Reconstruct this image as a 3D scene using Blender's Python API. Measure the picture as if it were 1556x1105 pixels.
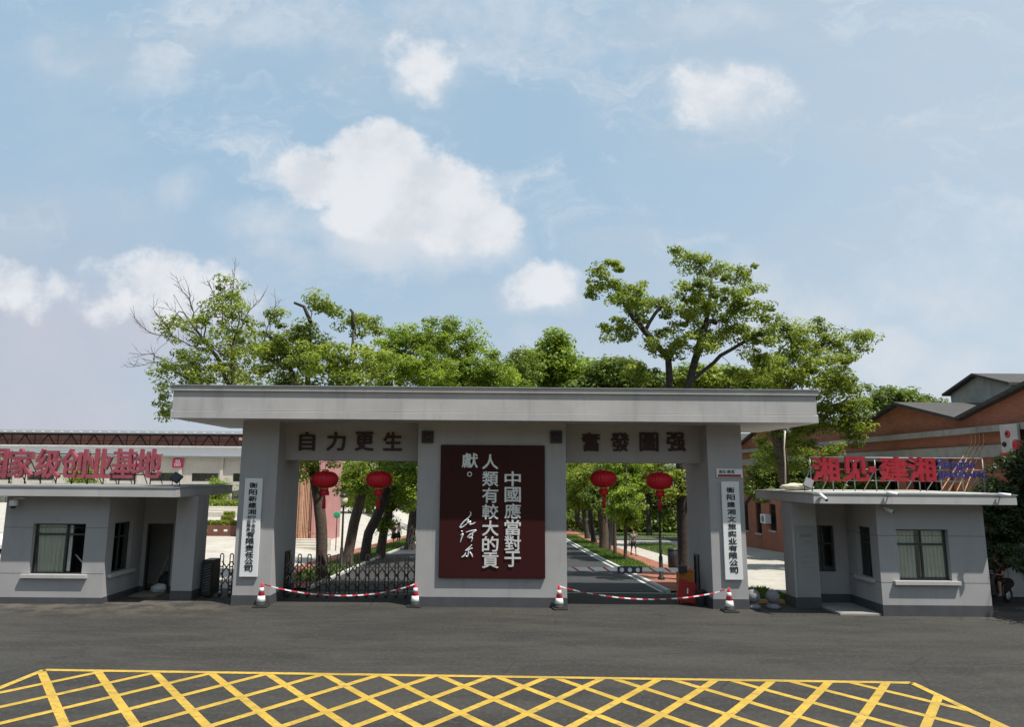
import bpy, bmesh, math, random
import numpy as np
from mathutils import Vector, Matrix

for o in list(bpy.data.objects): bpy.data.objects.remove(o)
SC = bpy.context.scene
COL = SC.collection
R = math.radians

# ------------------------------------------------------------------ camera
F_PX, W_PX, H_PX = 1050.0, 1556.0, 1105.0
CAM = Vector((0.0, -22.5, 4.12)); PITCH = 9.1; ROLL = 0.008
cd = bpy.data.cameras.new('camera'); cam = bpy.data.objects.new('camera', cd); COL.objects.link(cam)
cd.sensor_width = 36.0; cd.sensor_fit = 'HORIZONTAL'; cd.lens = F_PX / W_PX * 36.0
cd.shift_x = 28.0 / W_PX; cd.clip_start = 0.1; cd.clip_end = 3000
ROT = Matrix.Rotation(R(90 + PITCH), 3, 'X') @ Matrix.Rotation(ROLL, 3, 'Z')
cam.matrix_world = Matrix.Translation(CAM) @ ROT.to_4x4()
SC.camera = cam

def ray(px, py):
    return (ROT @ Vector(((px - 750.0) / F_PX, -(py - 552.5) / F_PX, -1.0)))
def at(px, py, y):                       # point of the plane Y = y seen at that pixel of the photograph
    d = ray(px, py); t = (y - CAM.y) / d.y
    return CAM + d * t
def gz(x, y):                            # height of the terrain: level to y = 3, then falling away behind the gate
    s = 0.012 + (0.045 - 0.012) * min(1.0, max(0.0, (x + 15.0) / 5.0))
    return -s * min(75.0, max(0.0, y - 3.0))
def onground(px, py):
    d = ray(px, py); t = 5.0
    for _ in range(4000):
        p = CAM + d * t
        if p.z <= gz(p.x, p.y): break
        t += 0.05
    return CAM + d * t

# ------------------------------------------------------------------ sun, sky, exposure
SUN_DIR = Vector((0.40, -0.29, 1.0)).normalized()
SUN_STRENGTH, SKY_STRENGTH = 5.0, 0.13
SC.view_settings.view_transform = 'Standard'; SC.view_settings.look = 'None'
SC.view_settings.exposure = 0.3; SC.view_settings.gamma = 1.0
ld = bpy.data.lights.new('sun', 'SUN'); ld.energy = SUN_STRENGTH; ld.angle = R(0.55); ld.color = (1.0, 0.955, 0.88)
lo = bpy.data.objects.new('sun', ld); COL.objects.link(lo)
lo.rotation_euler = SUN_DIR.to_track_quat('Z', 'Y').to_euler(); lo.location = (30, -20, 60)

class NT:                                # small node-tree writer
    def __init__(s, tree): s.t = tree; s.n = tree.nodes; s.l = tree.links
    def add(s, kind, **kw):
        n = s.n.new(kind)
        for k, v in kw.items(): setattr(n, k, v)
        return n
    def put(s, sock, v):
        if isinstance(v, bpy.types.NodeSocket): s.l.new(v, sock)
        elif v is not None: sock.default_value = v
    def math(s, op, a, b=None, c=None, clamp=False):
        n = s.add('ShaderNodeMath', operation=op, use_clamp=clamp)
        for i, v in enumerate((a, b, c)): s.put(n.inputs[i], v)
        return n.outputs[0]
    def vmath(s, op, a, b=None, c=None, out=0):
        n = s.add('ShaderNodeVectorMath', operation=op)
        for i, v in enumerate((a, b, c)): s.put(n.inputs[i], v)
        return n.outputs[out]
    def noise(s, vec, scale, detail=4, rough=0.55, lac=2.0):
        n = s.add('ShaderNodeTexNoise'); s.put(n.inputs['Vector'], vec)
        n.inputs['Scale'].default_value = scale; n.inputs['Detail'].default_value = detail
        n.inputs['Roughness'].default_value = rough; n.inputs['Lacunarity'].default_value = lac
        return n.outputs['Fac']
    def mix(s, fac, a, b, mode='MIX'):
        n = s.add('ShaderNodeMix', data_type='RGBA', blend_type=mode)
        s.put(n.inputs[0], fac); s.put(n.inputs[6], a); s.put(n.inputs[7], b)
        return n.outputs[2]
    def rng(s, v, a, b, c=0.0, d=1.0, kind='SMOOTHSTEP'):
        n = s.add('ShaderNodeMapRange', interpolation_type=kind)
        for i, x in enumerate((v, a, b, c, d)): s.put(n.inputs[i], x)
        return n.outputs[0]
def rgba(c): return (c[0], c[1], c[2], 1.0)

def build_world():
    w = bpy.data.worlds.new('World'); SC.world = w; w.use_nodes = True
    t = NT(w.node_tree)
    for n in list(t.n): t.n.remove(n)
    out = t.add('ShaderNodeOutputWorld'); bg = t.add('ShaderNodeBackground'); t.l.new(bg.outputs[0], out.inputs[0])
    sky = t.add('ShaderNodeTexSky', sky_type='NISHITA', sun_disc=False)
    sky.sun_elevation = math.asin(SUN_DIR.z); sky.sun_rotation = math.atan2(SUN_DIR.x, SUN_DIR.y)
    sky.air_density = 1.0; sky.dust_density = 2.2; sky.ozone_density = 1.0; sky.altitude = 100
    tc = t.add('ShaderNodeTexCoord'); sp = t.add('ShaderNodeSeparateXYZ'); t.l.new(tc.outputs['Generated'], sp.inputs[0])
    ay = t.math('MAXIMUM', t.math('ABSOLUTE', sp.outputs[1]), 0.06)
    cb = t.add('ShaderNodeCombineXYZ')
    t.l.new(t.math('DIVIDE', sp.outputs[0], ay), cb.inputs[0]); t.l.new(t.math('DIVIDE', sp.outputs[2], ay), cb.inputs[1])
    t.put(cb.inputs[2], t.math('MULTIPLY', t.math('SIGN', sp.outputs[1]), 3.0))
    uv = cb.outputs[0]
    wn = t.add('ShaderNodeTexNoise'); t.l.new(uv, wn.inputs['Vector']); wn.inputs['Scale'].default_value = 7; wn.inputs['Detail'].default_value = 5
    warp = t.vmath('MULTIPLY', t.vmath('SUBTRACT', wn.outputs['Color'], (0.5, 0.5, 0.5)), (0.10, 0.075, 0.0))
    uw = t.vmath('ADD', uv, warp)
    fb = t.noise(uv, 9.0, 10, 0.63); fb2 = t.noise(t.vmath('ADD', uv, (-0.030, 0.045, 0.0)), 9.0, 5, 0.5)
    def duv(px, py):
        d = ray(px, py); return d.x / d.y, d.z / d.y
    def field(blobs):
        cur = None
        for (px, py, rx, ry, g) in blobs:
            u0, v0 = duv(px, py); a = rx / F_PX; b = ry / F_PX * 1.03
            q = t.vmath('MULTIPLY_ADD', uw, (1 / a, 1 / b, 0), (-u0 / a, -v0 / b, 0))
            d = t.math('MULTIPLY_ADD', t.vmath('DOT_PRODUCT', q, q, out=1), -g, g)
            cur = d if cur is None else t.math('MAXIMUM', cur, d)
        return cur
    crisp = field([(485, 262, 92, 54, 1.0), (562, 243, 106, 70, 1.05), (652, 286, 122, 82, 1.05), (715, 335, 92, 70, 1.0), (600, 305, 145, 60, .95),
                   (1110, 150, 95, 52, .36), (640, 72, 56, 34, .30), (662, 122, 36, 50, .28), (820, 425, 64, 44, .66), (225, 428, 115, 56, .66), (150, 460, 80, 40, .5), (315, 460, 85, 50, .55), (15, 450, 95, 46, .55)])
    soft = field([(620, 340, 195, 95, 1.25), (690, 365, 140, 70, 1.2), (450, 330, 120, 60, .6), (230, 480, 190, 90, 1.1), (60, 500, 160, 90, 1.0), (825, 440, 80, 45, .8), (655, 105, 70, 80, .75), (1112, 150, 120, 68, 1.0), (1175, 150, 60, 40, .7), (430, 372, 75, 48, .6), (238, 112, 66, 60, .6), (120, 520, 210, 95, .7), (330, 520, 150, 95, .6),
                  (1350, 545, 80, 60, .9), (1470, 460, 190, 95, .55), (1250, 500, 110, 60, .6), (1110, 470, 140, 80, .4), (760, 40, 260, 90, .5), (420, 30, 190, 70, .5), (1060, 30, 160, 40, .4),
                  (20, 620, 300, 110, .6), (1420, 620, 320, 120, .6), (760, 580, 400, 80, .35), (90, 90, 60, 40, .3), (275, 295, 40, 40, .35), (1480, 330, 130, 60, .4)])
    n1 = t.math('MULTIPLY_ADD', fb, 2.2, -1.1)
    mc = t.math('MULTIPLY', t.rng(t.math('ADD', crisp, t.math('MULTIPLY', n1, 1.25)), -0.08, 0.60), 0.95)
    ms = t.math('MULTIPLY', t.rng(t.math('ADD', soft, t.math('MULTIPLY', n1, 0.9)), -0.15, 1.25), 0.85)
    veil = t.math('MULTIPLY', t.rng(t.noise(t.vmath('MULTIPLY', uv, (1.0, 2.0, 1.0)), 2.6, 7, 0.6), 0.40, 0.78), 0.42)
    lit = t.rng(t.math('ADD', t.math('SUBTRACT', fb, fb2), t.math('MULTIPLY', crisp, -0.10)), -0.30, 0.06)
    ccol = t.mix(lit, (0.545, 0.575, 0.620, 1), (0.655, 0.675, 0.705, 1))
    s = t.vmath('MULTIPLY', sky.outputs[0], (SKY_STRENGTH,) * 3)
    ux = t.add('ShaderNodeSeparateXYZ'); t.l.new(uv, ux.inputs[0]); U = ux.outputs[0]
    el = t.rng(sp.outputs[2], -0.02, 0.42)
    hz = t.mix(el, (0.415, 0.490, 0.575, 1), (0.318, 0.458, 0.585, 1))
    hz = t.mix(t.math('MULTIPLY', t.rng(U, -0.05, 0.85), 0.62), hz, (0.50, 0.575, 0.640, 1))
    low = t.math('MULTIPLY', t.rng(U, -0.15, -0.75, 0.0, 1.0), t.rng(sp.outputs[2], 0.42, 0.05, 0.0, 1.0))
    hz = t.mix(t.math('MULTIPLY', low, 0.9), hz, (0.405, 0.425, 0.495, 1))
    s = t.mix(0.86, s, hz)
    side = t.rng(U, -0.60, 0.20)
    v = t.mix(veil, s, (0.47, 0.515, 0.555, 1))
    wz = t.vmath('ADD', t.vmath('MULTIPLY', uv, (1.5, 3.4, 1.0)), t.vmath('MULTIPLY', warp, (9.0, 9.0, 0.0)))
    wisp = t.math('MULTIPLY', t.rng(t.noise(wz, 2.3, 10, 0.66), 0.50, 0.80), t.rng(ux.outputs[1], 0.10, 0.58, 0.25, 0.85))
    v = t.mix(wisp, v, (0.60, 0.635, 0.675, 1))
    v = t.mix(ms, v, t.mix(t.rng(ux.outputs[1], 0.20, 0.42), t.mix(side, (0.450, 0.472, 0.540, 1), (0.575, 0.608, 0.650, 1)), (0.585, 0.620, 0.665, 1)))
    v = t.mix(mc, v, ccol)
    # unseen belt of trees and houses behind the viewer, added to deepen gate shade
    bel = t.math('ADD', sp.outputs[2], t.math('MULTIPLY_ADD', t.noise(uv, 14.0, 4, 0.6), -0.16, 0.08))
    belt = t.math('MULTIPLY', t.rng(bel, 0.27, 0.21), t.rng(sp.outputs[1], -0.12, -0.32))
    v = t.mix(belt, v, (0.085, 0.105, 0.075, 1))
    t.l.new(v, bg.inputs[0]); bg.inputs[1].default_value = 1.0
build_world()

# ------------------------------------------------------------------ tagging, things, meshes
ORIGIN = {}
def tag(o, label=None, cat=None, group=None, kind=None):
    if label: o['label'] = label
    if cat: o['category'] = cat
    if group: o['group'] = group
    if kind: o['kind'] = kind
    return o
def thing(name, label, cat, loc=(0, 0, 0), group=None, rotz=0.0):
    o = bpy.data.objects.new(name, None); COL.objects.link(o); o.empty_display_size = 0.2
    o.location = loc; o.rotation_euler = (0, 0, rotz); ORIGIN[o.name] = Vector(loc) if rotz == 0 else Vector((0, 0, 0))
    return tag(o, label, cat, group)
def copy_tree(o, parent=None, loc=None, rotz=None):
    c = o.copy(); COL.objects.link(c); c.parent = parent
    if loc is not None: c.location = loc
    if rotz is not None: c.rotation_euler = (0, 0, rotz)
    for ch in list(o.children): copy_tree(ch, c)
    return c

class MB:
    def __init__(s): s.v = []; s.f = []; s.sm = []
    def add(s, vs, fs, smooth=False):
        k = len(s.v); s.v += [tuple(v) for v in vs]
        s.f += [tuple(i + k for i in f) for f in fs]; s.sm += [smooth] * len(fs)
        return s
    def box(s, a, b):
        x0, x1 = sorted((a[0], b[0])); y0, y1 = sorted((a[1], b[1])); z0, z1 = sorted((a[2], b[2]))
        vs = [(x0, y0, z0), (x1, y0, z0), (x1, y1, z0), (x0, y1, z0), (x0, y0, z1), (x1, y0, z1), (x1, y1, z1), (x0, y1, z1)]
        return s.add(vs, [(3, 2, 1, 0), (4, 5, 6, 7), (0, 1, 5, 4), (1, 2, 6, 5), (2, 3, 7, 6), (3, 0, 4, 7)])
    def cbox(s, a, b, c=0.01):           # box with chamfered edges
        bm = bmesh.new(); m = MB().box(a, b)
        vv = [bm.verts.new(v) for v in m.v]
        for f in m.f: bm.faces.new([vv[i] for i in f])
        bmesh.ops.bevel(bm, geom=bm.edges[:], offset=c, segments=2, affect='EDGES', profile=0.5)
        s.bm(bm); bm.free(); return s
    def bm(s, bm, smooth=False):
        bm.verts.index_update(); return s.add([v.co[:] for v in bm.verts], [[v.index for v in f.verts] for f in bm.faces], smooth)
    def tube(s, pts, r, n=8, caps=True, smooth=True):
        pts = [Vector(p) for p in pts]; rr = r if isinstance(r, (list, tuple)) else [r] * len(pts)
        vs = []; ref = None
        for i, p in enumerate(pts):
            d = (pts[min(i + 1, len(pts) - 1)] - pts[max(i - 1, 0)])
            d = d.normalized() if d.length > 1e-9 else Vector((0, 0, 1))
            if ref is None: ref = Vector((1, 0, 0)) if abs(d.x) < 0.9 else Vector((0, 1, 0))
            a = (ref - d * ref.dot(d)).normalized(); b = d.cross(a); ref = a
            for k in range(n):
                t = 2 * math.pi * k / n; vs.append(p + (a * math.cos(t) + b * math.sin(t)) * rr[i])
        fs = []
        for i in range(len(pts) - 1):
            for k in range(n): fs.append((i * n + k, i * n + (k + 1) % n, (i + 1) * n + (k + 1) % n, (i + 1) * n + k))
        s.add(vs, fs, smooth)
        if caps:
            k = len(s.v) - len(vs)
            s.f.append(tuple(k + i for i in range(n - 1, -1, -1))); s.sm.append(False)
            s.f.append(tuple(k + (len(pts) - 1) * n + i for i in range(n))); s.sm.append(False)
        return s
    def lathe(s, c, prof, n=24, rib=0.0, ribn=0, smooth=True):
        vs = []; fs = []
        for (r, z) in prof:
            for k in range(n):
                t = 2 * math.pi * k / n; q = r * (1 + rib * math.cos(ribn * t))
                vs.append((c[0] + q * math.cos(t), c[1] + q * math.sin(t), c[2] + z))
        m = len(prof)
        for i in range(m - 1):
            for k in range(n): fs.append((i * n + k, i * n + (k + 1) % n, (i + 1) * n + (k + 1) % n, (i + 1) * n + k))
        fs.append(tuple(range(n - 1, -1, -1))); fs.append(tuple((m - 1) * n + k for k in range(n)))
        return s.add(vs, fs, smooth)
    def prism(s, poly, axis, d0, d1):    # poly in the two other axes, extruded along axis
        def P(u, v, d): return {'x': (d, u, v), 'y': (u, d, v), 'z': (u, v, d)}[axis]
        n = len(poly); vs = [P(u, v, d0) for u, v in poly] + [P(u, v, d1) for u, v in poly]
        fs = [tuple(range(n)), tuple(range(2 * n - 1, n - 1, -1))] + [(i, i + n, (i + 1) % n + n, (i + 1) % n) for i in range(n)]
        return s.add(vs, fs)
    def ball(s, c, r, sc=(1, 1, 1), n=16):
        bm = bmesh.new(); bmesh.ops.create_uvsphere(bm, u_segments=n, v_segments=max(6, n // 2), radius=r)
        for v in bm.verts: v.co = Vector((v.co.x * sc[0] + c[0], v.co.y * sc[1] + c[1], v.co.z * sc[2] + c[2]))
        s.bm(bm, True); bm.free(); return s
    def build(s, name, m, parent=None, bevel=0.0, fix=True):
        me = bpy.data.meshes.new(name); org = Vector((0, 0, 0))
        if parent is not None: org = ORIGIN[parent.name]
        me.from_pydata([(v[0] - org.x, v[1] - org.y, v[2] - org.z) for v in s.v], [], s.f)
        me.polygons.foreach_set('use_smooth', s.sm)
        if fix:
            bm = bmesh.new(); bm.from_mesh(me); bmesh.ops.recalc_face_normals(bm, faces=bm.faces[:]); bm.to_mesh(me); bm.free()
        me.materials.append(m); o = bpy.data.objects.new(name, me); COL.objects.link(o)
        if parent is not None: o.parent = parent; ORIGIN[o.name] = org
        else: ORIGIN[o.name] = org
        if bevel:
            b = o.modifiers.new('bevel', 'BEVEL'); b.width = bevel; b.segments = 2; b.limit_method = 'ANGLE'
        return o

# ------------------------------------------------------------------ materials
MATS = {}
def mat(name, col, rough=0.7, var=0.12, scale=2.0, bump=0.0, bscale=40.0, metal=0.0, stain=0.0, stainscale=(0.5, 0.5, 0.12), fine=0.0, spec=0.5, coat=0.0):
    if name in MATS: return MATS[name]
    m = bpy.data.materials.new(name); m.use_nodes = True; t = NT(m.node_tree)
    b = t.n['Principled BSDF']; geo = t.add('ShaderNodeNewGeometry'); pos = geo.outputs['Position']
    c = rgba(col)
    n = t.noise(pos, scale, 5, 0.6)
    col_s = t.mix(t.rng(n, 0.25, 0.75), tuple(x * (1 - var) for x in col) + (1,), tuple(min(1, x * (1 + var)) for x in col) + (1,))
    if stain:
        sn = t.noise(t.vmath('MULTIPLY', pos, stainscale), 6.0, 6, 0.65)
        col_s = t.mix(t.math('MULTIPLY', t.rng(sn, 0.48, 0.78), stain), col_s, tuple(x * 0.35 for x in col) + (1,))
    if fine:
        fn = t.noise(pos, 55.0, 3, 0.7)
        col_s = t.mix(t.math('MULTIPLY', t.rng(fn, 0.35, 0.7), fine), col_s, tuple(min(1, x * 1.9) for x in col) + (1,))
    t.put(b.inputs['Base Color'], col_s)
    t.put(b.inputs['Roughness'], t.rng(n, 0.2, 0.8, max(0, rough - 0.08), min(1, rough + 0.08)))
    b.inputs['Metallic'].default_value = metal; b.inputs['Specular IOR Level'].default_value = spec
    b.inputs['Coat Weight'].default_value = coat
    if bump:
        bn = t.add('ShaderNodeBump'); bn.inputs['Strength'].default_value = bump; bn.inputs['Distance'].default_value = 0.02
        t.put(bn.inputs['Height'], t.noise(pos, bscale, 4, 0.6)); t.l.new(bn.outputs[0], b.inputs['Normal'])
    MATS[name] = m; return m

def brick_mat(name, c1, c2, mortar, axis='x', w=0.24, h=0.068):
    m = bpy.data.materials.new(name); m.use_nodes = True; t = NT(m.node_tree); b = t.n['Principled BSDF']
    geo = t.add('ShaderNodeNewGeometry'); sp = t.add('ShaderNodeSeparateXYZ'); t.l.new(geo.outputs['Position'], sp.inputs[0])
    cb = t.add('ShaderNodeCombineXYZ')
    if axis == 'z': t.l.new(sp.outputs[0], cb.inputs[0]); t.l.new(sp.outputs[1], cb.inputs[1])
    else:
        t.put(cb.inputs[0], t.math('ADD', sp.outputs[1], sp.outputs[0])); t.l.new(sp.outputs[2], cb.inputs[1])
    br = t.add('ShaderNodeTexBrick'); t.l.new(cb.outputs[0], br.inputs['Vector'])
    br.inputs['Scale'].default_value = 1.0; br.inputs['Brick Width'].default_value = w; br.inputs['Row Height'].default_value = h
    br.inputs['Mortar Size'].default_value = 0.007; br.inputs['Color1'].default_value = rgba(c1); br.inputs['Color2'].default_value = rgba(c2); br.inputs['Mortar'].default_value = rgba(mortar)
    pos = geo.outputs['Position']
    n = t.noise(pos, 0.7, 6, 0.65)
    c = t.mix(t.math('MULTIPLY', t.rng(n, 0.45, 0.78), 0.5), br.outputs['Color'], tuple(x * 0.45 for x in c1) + (1,))
    st = t.noise(t.vmath('MULTIPLY', pos, (0.8, 0.8, 0.08)), 3.0, 5, 0.6)
    c = t.mix(t.math('MULTIPLY', t.rng(st, 0.54, 0.8), 0.45), c, (0.09, 0.06, 0.05, 1))
    t.l.new(c, b.inputs['Base Color']); b.inputs['Roughness'].default_value = 0.9
    bn = t.add('ShaderNodeBump'); bn.inputs['Strength'].default_value = 0.4; bn.inputs['Distance'].default_value = 0.01
    t.l.new(br.outputs['Fac'], bn.inputs['Height']); bn.invert = True; t.l.new(bn.outputs[0], b.inputs['Normal'])
    MATS[name] = m; return m

def glass_mat():
    m = bpy.data.materials.new('window_glass'); m.use_nodes = True; t = NT(m.node_tree)
    for n in list(t.n): t.n.remove(n)
    o = t.add('ShaderNodeOutputMaterial'); tr = t.add('ShaderNodeBsdfTransparent'); tr.inputs[0].default_value = (0.93, 0.94, 0.92, 1)
    gl = t.add('ShaderNodeBsdfGlossy'); gl.inputs['Roughness'].default_value = 0.03; gl.inputs[0].default_value = (0.9, 0.95, 0.95, 1)
    fr = t.add('ShaderNodeFresnel'); fr.inputs[0].default_value = 1.5
    mx = t.add('ShaderNodeMixShader'); t.put(mx.inputs[0], t.math('ADD', fr.outputs[0], 0.04, clamp=True))
    t.l.new(tr.outputs[0], mx.inputs[1]); t.l.new(gl.outputs[0], mx.inputs[2]); t.l.new(mx.outputs[0], o.inputs[0]); return m

def asphalt_mat(name, base, worn, dirt=False):
    m = bpy.data.materials.new(name); m.use_nodes = True; t = NT(m.node_tree); b = t.n['Principled BSDF']
    pos = t.add('ShaderNodeNewGeometry').outputs['Position']
    big = t.noise(t.vmath('MULTIPLY', pos, (0.12, 0.45, 1)), 1.6, 8, 0.68)
    c = t.mix(t.rng(big, 0.40, 0.62), rgba(base), rgba(worn))
    sw = t.noise(t.vmath('MULTIPLY', pos, (0.35, 3.2, 1)), 1.3, 5, 0.6)
    c = t.mix(t.math('MULTIPLY', t.rng(sw, 0.48, 0.74), 0.4), c, tuple(x * 1.5 for x in worn) + (1,))
    stn = t.noise(pos, 0.55, 6, 0.7)
    c = t.mix(t.math('MULTIPLY', t.rng(stn, 0.55, 0.70), 0.6), c, tuple(x * 0.45 for x in base) + (1,))
    vo = t.add('ShaderNodeTexVoronoi'); t.l.new(pos, vo.inputs['Vector']); vo.inputs['Scale'].default_value = 70
    c = t.mix(t.math('MULTIPLY', t.rng(vo.outputs['Distance'], 0.15, 0.5), 0.4), tuple(x * 2.1 for x in worn) + (1,), c) if False else c
    md = t.noise(pos, 11, 5, 0.75)
    c = t.mix(t.math('MULTIPLY', t.rng(md, 0.50, 0.66), 0.6), c, tuple(x * 1.9 for x in worn) + (1,))
    c = t.mix(t.math('MULTIPLY', t.rng(md, 0.46, 0.34), 0.4), c, tuple(x * 0.6 for x in base) + (1,))
    if dirt:                              # pale grit blown against the foot of the buildings
        sy = t.add('ShaderNodeSeparateXYZ'); t.l.new(pos, sy.inputs[0])
        gr = t.math('MULTIPLY', t.rng(sy.outputs[1], -2.6, -0.1), t.rng(t.noise(pos, 1.3, 6, 0.7), 0.40, 0.62))
        gr = t.math('MULTIPLY', gr, t.math('MAXIMUM', t.rng(sy.outputs[0], -6.0, -10.5), t.rng(sy.outputs[0], 5.0, 16.0, 0.0, 0.45)))
        c = t.mix(t.math('MULTIPLY', gr, 0.75), c, (0.115, 0.098, 0.078, 1))
        ck = t.add('ShaderNodeTexVoronoi', feature='DISTANCE_TO_EDGE'); ck.inputs['Scale'].default_value = 0.32
        t.put(ck.inputs['Vector'], pos)
        wob = t.noise(pos, 2.2, 4, 0.6)
        cr = t.math('MULTIPLY', t.rng(t.math('ADD', ck.outputs[0], t.math('MULTIPLY', wob, 0.02)), 0.0165, 0.011), t.rng(t.noise(pos, 0.28, 2, 0.5), 0.46, 0.60))
        c = t.mix(t.math('MULTIPLY', cr, 0.7), c, (0.008, 0.008, 0.008, 1))
    fn = t.noise(pos, 60, 3, 0.75)
    c = t.mix(t.math('MULTIPLY', t.rng(fn, 0.45, 0.72), 0.4), c, tuple(x * 2.0 for x in worn) + (1,))
    t.l.new(c, b.inputs['Base Color']); t.put(b.inputs['Roughness'], t.rng(big, 0.3, 0.7, 0.78, 0.92))
    bn = t.add('ShaderNodeBump'); bn.inputs['Strength'].default_value = 0.5; bn.inputs['Distance'].default_value = 0.01
    t.l.new(fn, bn.inputs['Height']); t.l.new(bn.outputs[0], b.inputs['Normal']); return m

def paint_mat(name, col, under, thr=0.60):          # road paint worn through to the asphalt
    m = bpy.data.materials.new(name); m.use_nodes = True; t = NT(m.node_tree); b = t.n['Principled BSDF']
    pos = t.add('ShaderNodeNewGeometry').outputs['Position']
    a = t.noise(pos, 9, 6, 0.75); d = t.noise(pos, 0.9, 4, 0.6)
    w = t.math('ADD', a, t.math('MULTIPLY', d, 0.35))
    c = t.mix(t.rng(d, 0.3, 0.7), tuple(x * 0.70 for x in col) + (1,), rgba(col))
    c = t.mix(t.math('MULTIPLY', t.rng(w, thr + 0.04, thr + 0.34), 0.75), c, rgba(under))
    sk = t.noise(t.vmath('MULTIPLY', pos, (0.5, 4.0, 1)), 1.1, 5, 0.65)
    c = t.mix(t.math('MULTIPLY', t.rng(sk, 0.47, 0.72), 0.5), c, rgba(under))
    t.l.new(c, b.inputs['Base Color']); b.inputs['Roughness'].default_value = 0.75; return m

def leaf_mat(name, dark, light, trans=0.35):
    m = bpy.data.materials.new(name); m.use_nodes = True; t = NT(m.node_tree); b = t.n['Principled BSDF']
    at_ = t.add('ShaderNodeAttribute', attribute_name='tone')
    c = t.mix(at_.outputs['Fac'], rgba(dark), rgba(light))
    t.l.new(c, b.inputs['Base Color']); b.inputs['Roughness'].default_value = 0.5; b.inputs['Specular IOR Level'].default_value = 0.35
    tl = t.add('ShaderNodeBsdfTranslucent'); t.put(tl.inputs[0], t.mix(0.5, c, (0.35, 0.45, 0.04, 1)))
    mx = t.add('ShaderNodeMixShader'); mx.inputs[0].default_value = trans
    o = t.n['Material Output']; t.l.new(b.outputs[0], mx.inputs[1]); t.l.new(tl.outputs[0], mx.inputs[2]); t.l.new(mx.outputs[0], o.inputs[0])
    MATS[name] = m; return m

def stripe_mat(name, c1, c2, axis, period, slant=0.0, duty=0.5):
    m = bpy.data.materials.new(name); m.use_nodes = True; t = NT(m.node_tree); b = t.n['Principled BSDF']
    sp = t.add('ShaderNodeSeparateXYZ'); t.l.new(t.add('ShaderNodeNewGeometry').outputs['Position'], sp.inputs[0])
    v = t.math('ADD', sp.outputs['XYZ'.index(axis)], t.math('MULTIPLY', sp.outputs[2], slant))
    k = t.math('GREATER_THAN', t.math('FRACT', t.math('DIVIDE', v, period)), duty)
    t.l.new(t.mix(k, rgba(c1), rgba(c2)), b.inputs['Base Color']); b.inputs['Roughness'].default_value = 0.45; return m

GREY = mat('grey_wall_paint', (0.345, 0.336, 0.338), 0.8, 0.06, 0.8, bump=0.10, bscale=40, stain=0.20)
GREYF = mat('grey_fascia_paint', (0.410, 0.400, 0.398), 0.7, 0.10, 0.7, bump=0.06, bscale=50, stain=0.30, stainscale=(0.45, 0.45, 0.06))
PLINTH = mat('dark_plinth_paint', (0.062, 0.063, 0.070), 0.7, 0.12, 2.0, stain=0.25)
METALCAP = mat('roof_flashing', (0.27, 0.29, 0.29), 0.45, 0.12, 3.0, metal=0.3)
ROOFTOP = mat('roof_felt', (0.22, 0.22, 0.21), 0.9, 0.3, 1.0, bump=0.2)
MAROON = mat('maroon_board', (0.036, 0.0085, 0.0090), 0.3, 0.02, 0.3, spec=0.22)
SILVER = mat('brushed_silver', (0.72, 0.74, 0.76), 0.35, 0.08, 12.0, metal=0.35)
WHITE = mat('white_board', (0.72, 0.73, 0.73), 0.4, 0.03, 2.0)
BLACK = mat('black_lettering', (0.012, 0.012, 0.013), 0.5, 0.1)
DKRED = mat('dark_red_lettering', (0.030, 0.005, 0.006), 0.5, 0.15)
DARKMETAL = mat('dark_metal', (0.03, 0.03, 0.032), 0.45, 0.2, 6, metal=0.3)
FRAME = mat('window_frame_metal', (0.045, 0.055, 0.052), 0.4, 0.15, 5, metal=0.2)
CREAMFRAME = mat('pale_frame_metal', (0.5, 0.5, 0.48), 0.4, 0.1)
GLASS = glass_mat()
CURTAIN = mat('pale_curtain_cloth', (0.88, 0.89, 0.82), 0.9, 0.06, 3.0)
SILL = mat('pale_sill', (0.42, 0.41, 0.40), 0.7, 0.08, stain=0.25)
INNER = mat('interior_plaster', (0.25, 0.25, 0.24), 0.9, 0.1)
LANTERN = mat('red_lantern_cloth', (0.55, 0.006, 0.018), 0.5, 0.12, 5)
GOLD = mat('gold_trim', (0.65, 0.40, 0.10), 0.4, 0.1, metal=0.5)
CONE_RED = mat('cone_red_plastic', (0.62, 0.035, 0.05), 0.5, 0.12, 6)
CONE_WHITE = mat('cone_white_band', (0.78, 0.78, 0.78), 0.45, 0.06, 8)
RUBBER = mat('black_rubber', (0.02, 0.02, 0.021), 0.8, 0.2, 8)
TAPE = stripe_mat('warning_tape', (0.75, 0.74, 0.74), (0.55, 0.03, 0.06), 'X', 0.36, 0.6)
STONE = mat('grey_stone', (0.17, 0.17, 0.18), 0.75, 0.2, 12, bump=0.2, bscale=80, fine=0.3)
BARRIER = stripe_mat('boom_stripes', (0.78, 0.78, 0.76), (0.42, 0.06, 0.05), 'X', 0.5, 1.6, 0.82)
ASPHALT = asphalt_mat('forecourt_asphalt', (0.0170, 0.0155, 0.0130), (0.036, 0.0330, 0.0275), True)
ASPHALT2 = asphalt_mat('road_asphalt', (0.021, 0.021, 0.022), (0.035, 0.035, 0.036))
YELLOW = paint_mat('yellow_road_paint', (0.56, 0.36, 0.045), (0.13, 0.10, 0.05), 0.60)
WHITELINE = paint_mat('white_road_paint', (0.62, 0.62, 0.60), (0.2, 0.2, 0.2), 0.62)
PAVE = brick_mat('pale_paving', (0.46, 0.43, 0.37), (0.40, 0.375, 0.33), (0.28, 0.26, 0.23), 'z', 1.2, 0.6)
REDPAVE = brick_mat('red_paving', (0.34, 0.13, 0.075), (0.28, 0.10, 0.06), (0.16, 0.09, 0.07), 'z', 0.4, 0.2)
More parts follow.
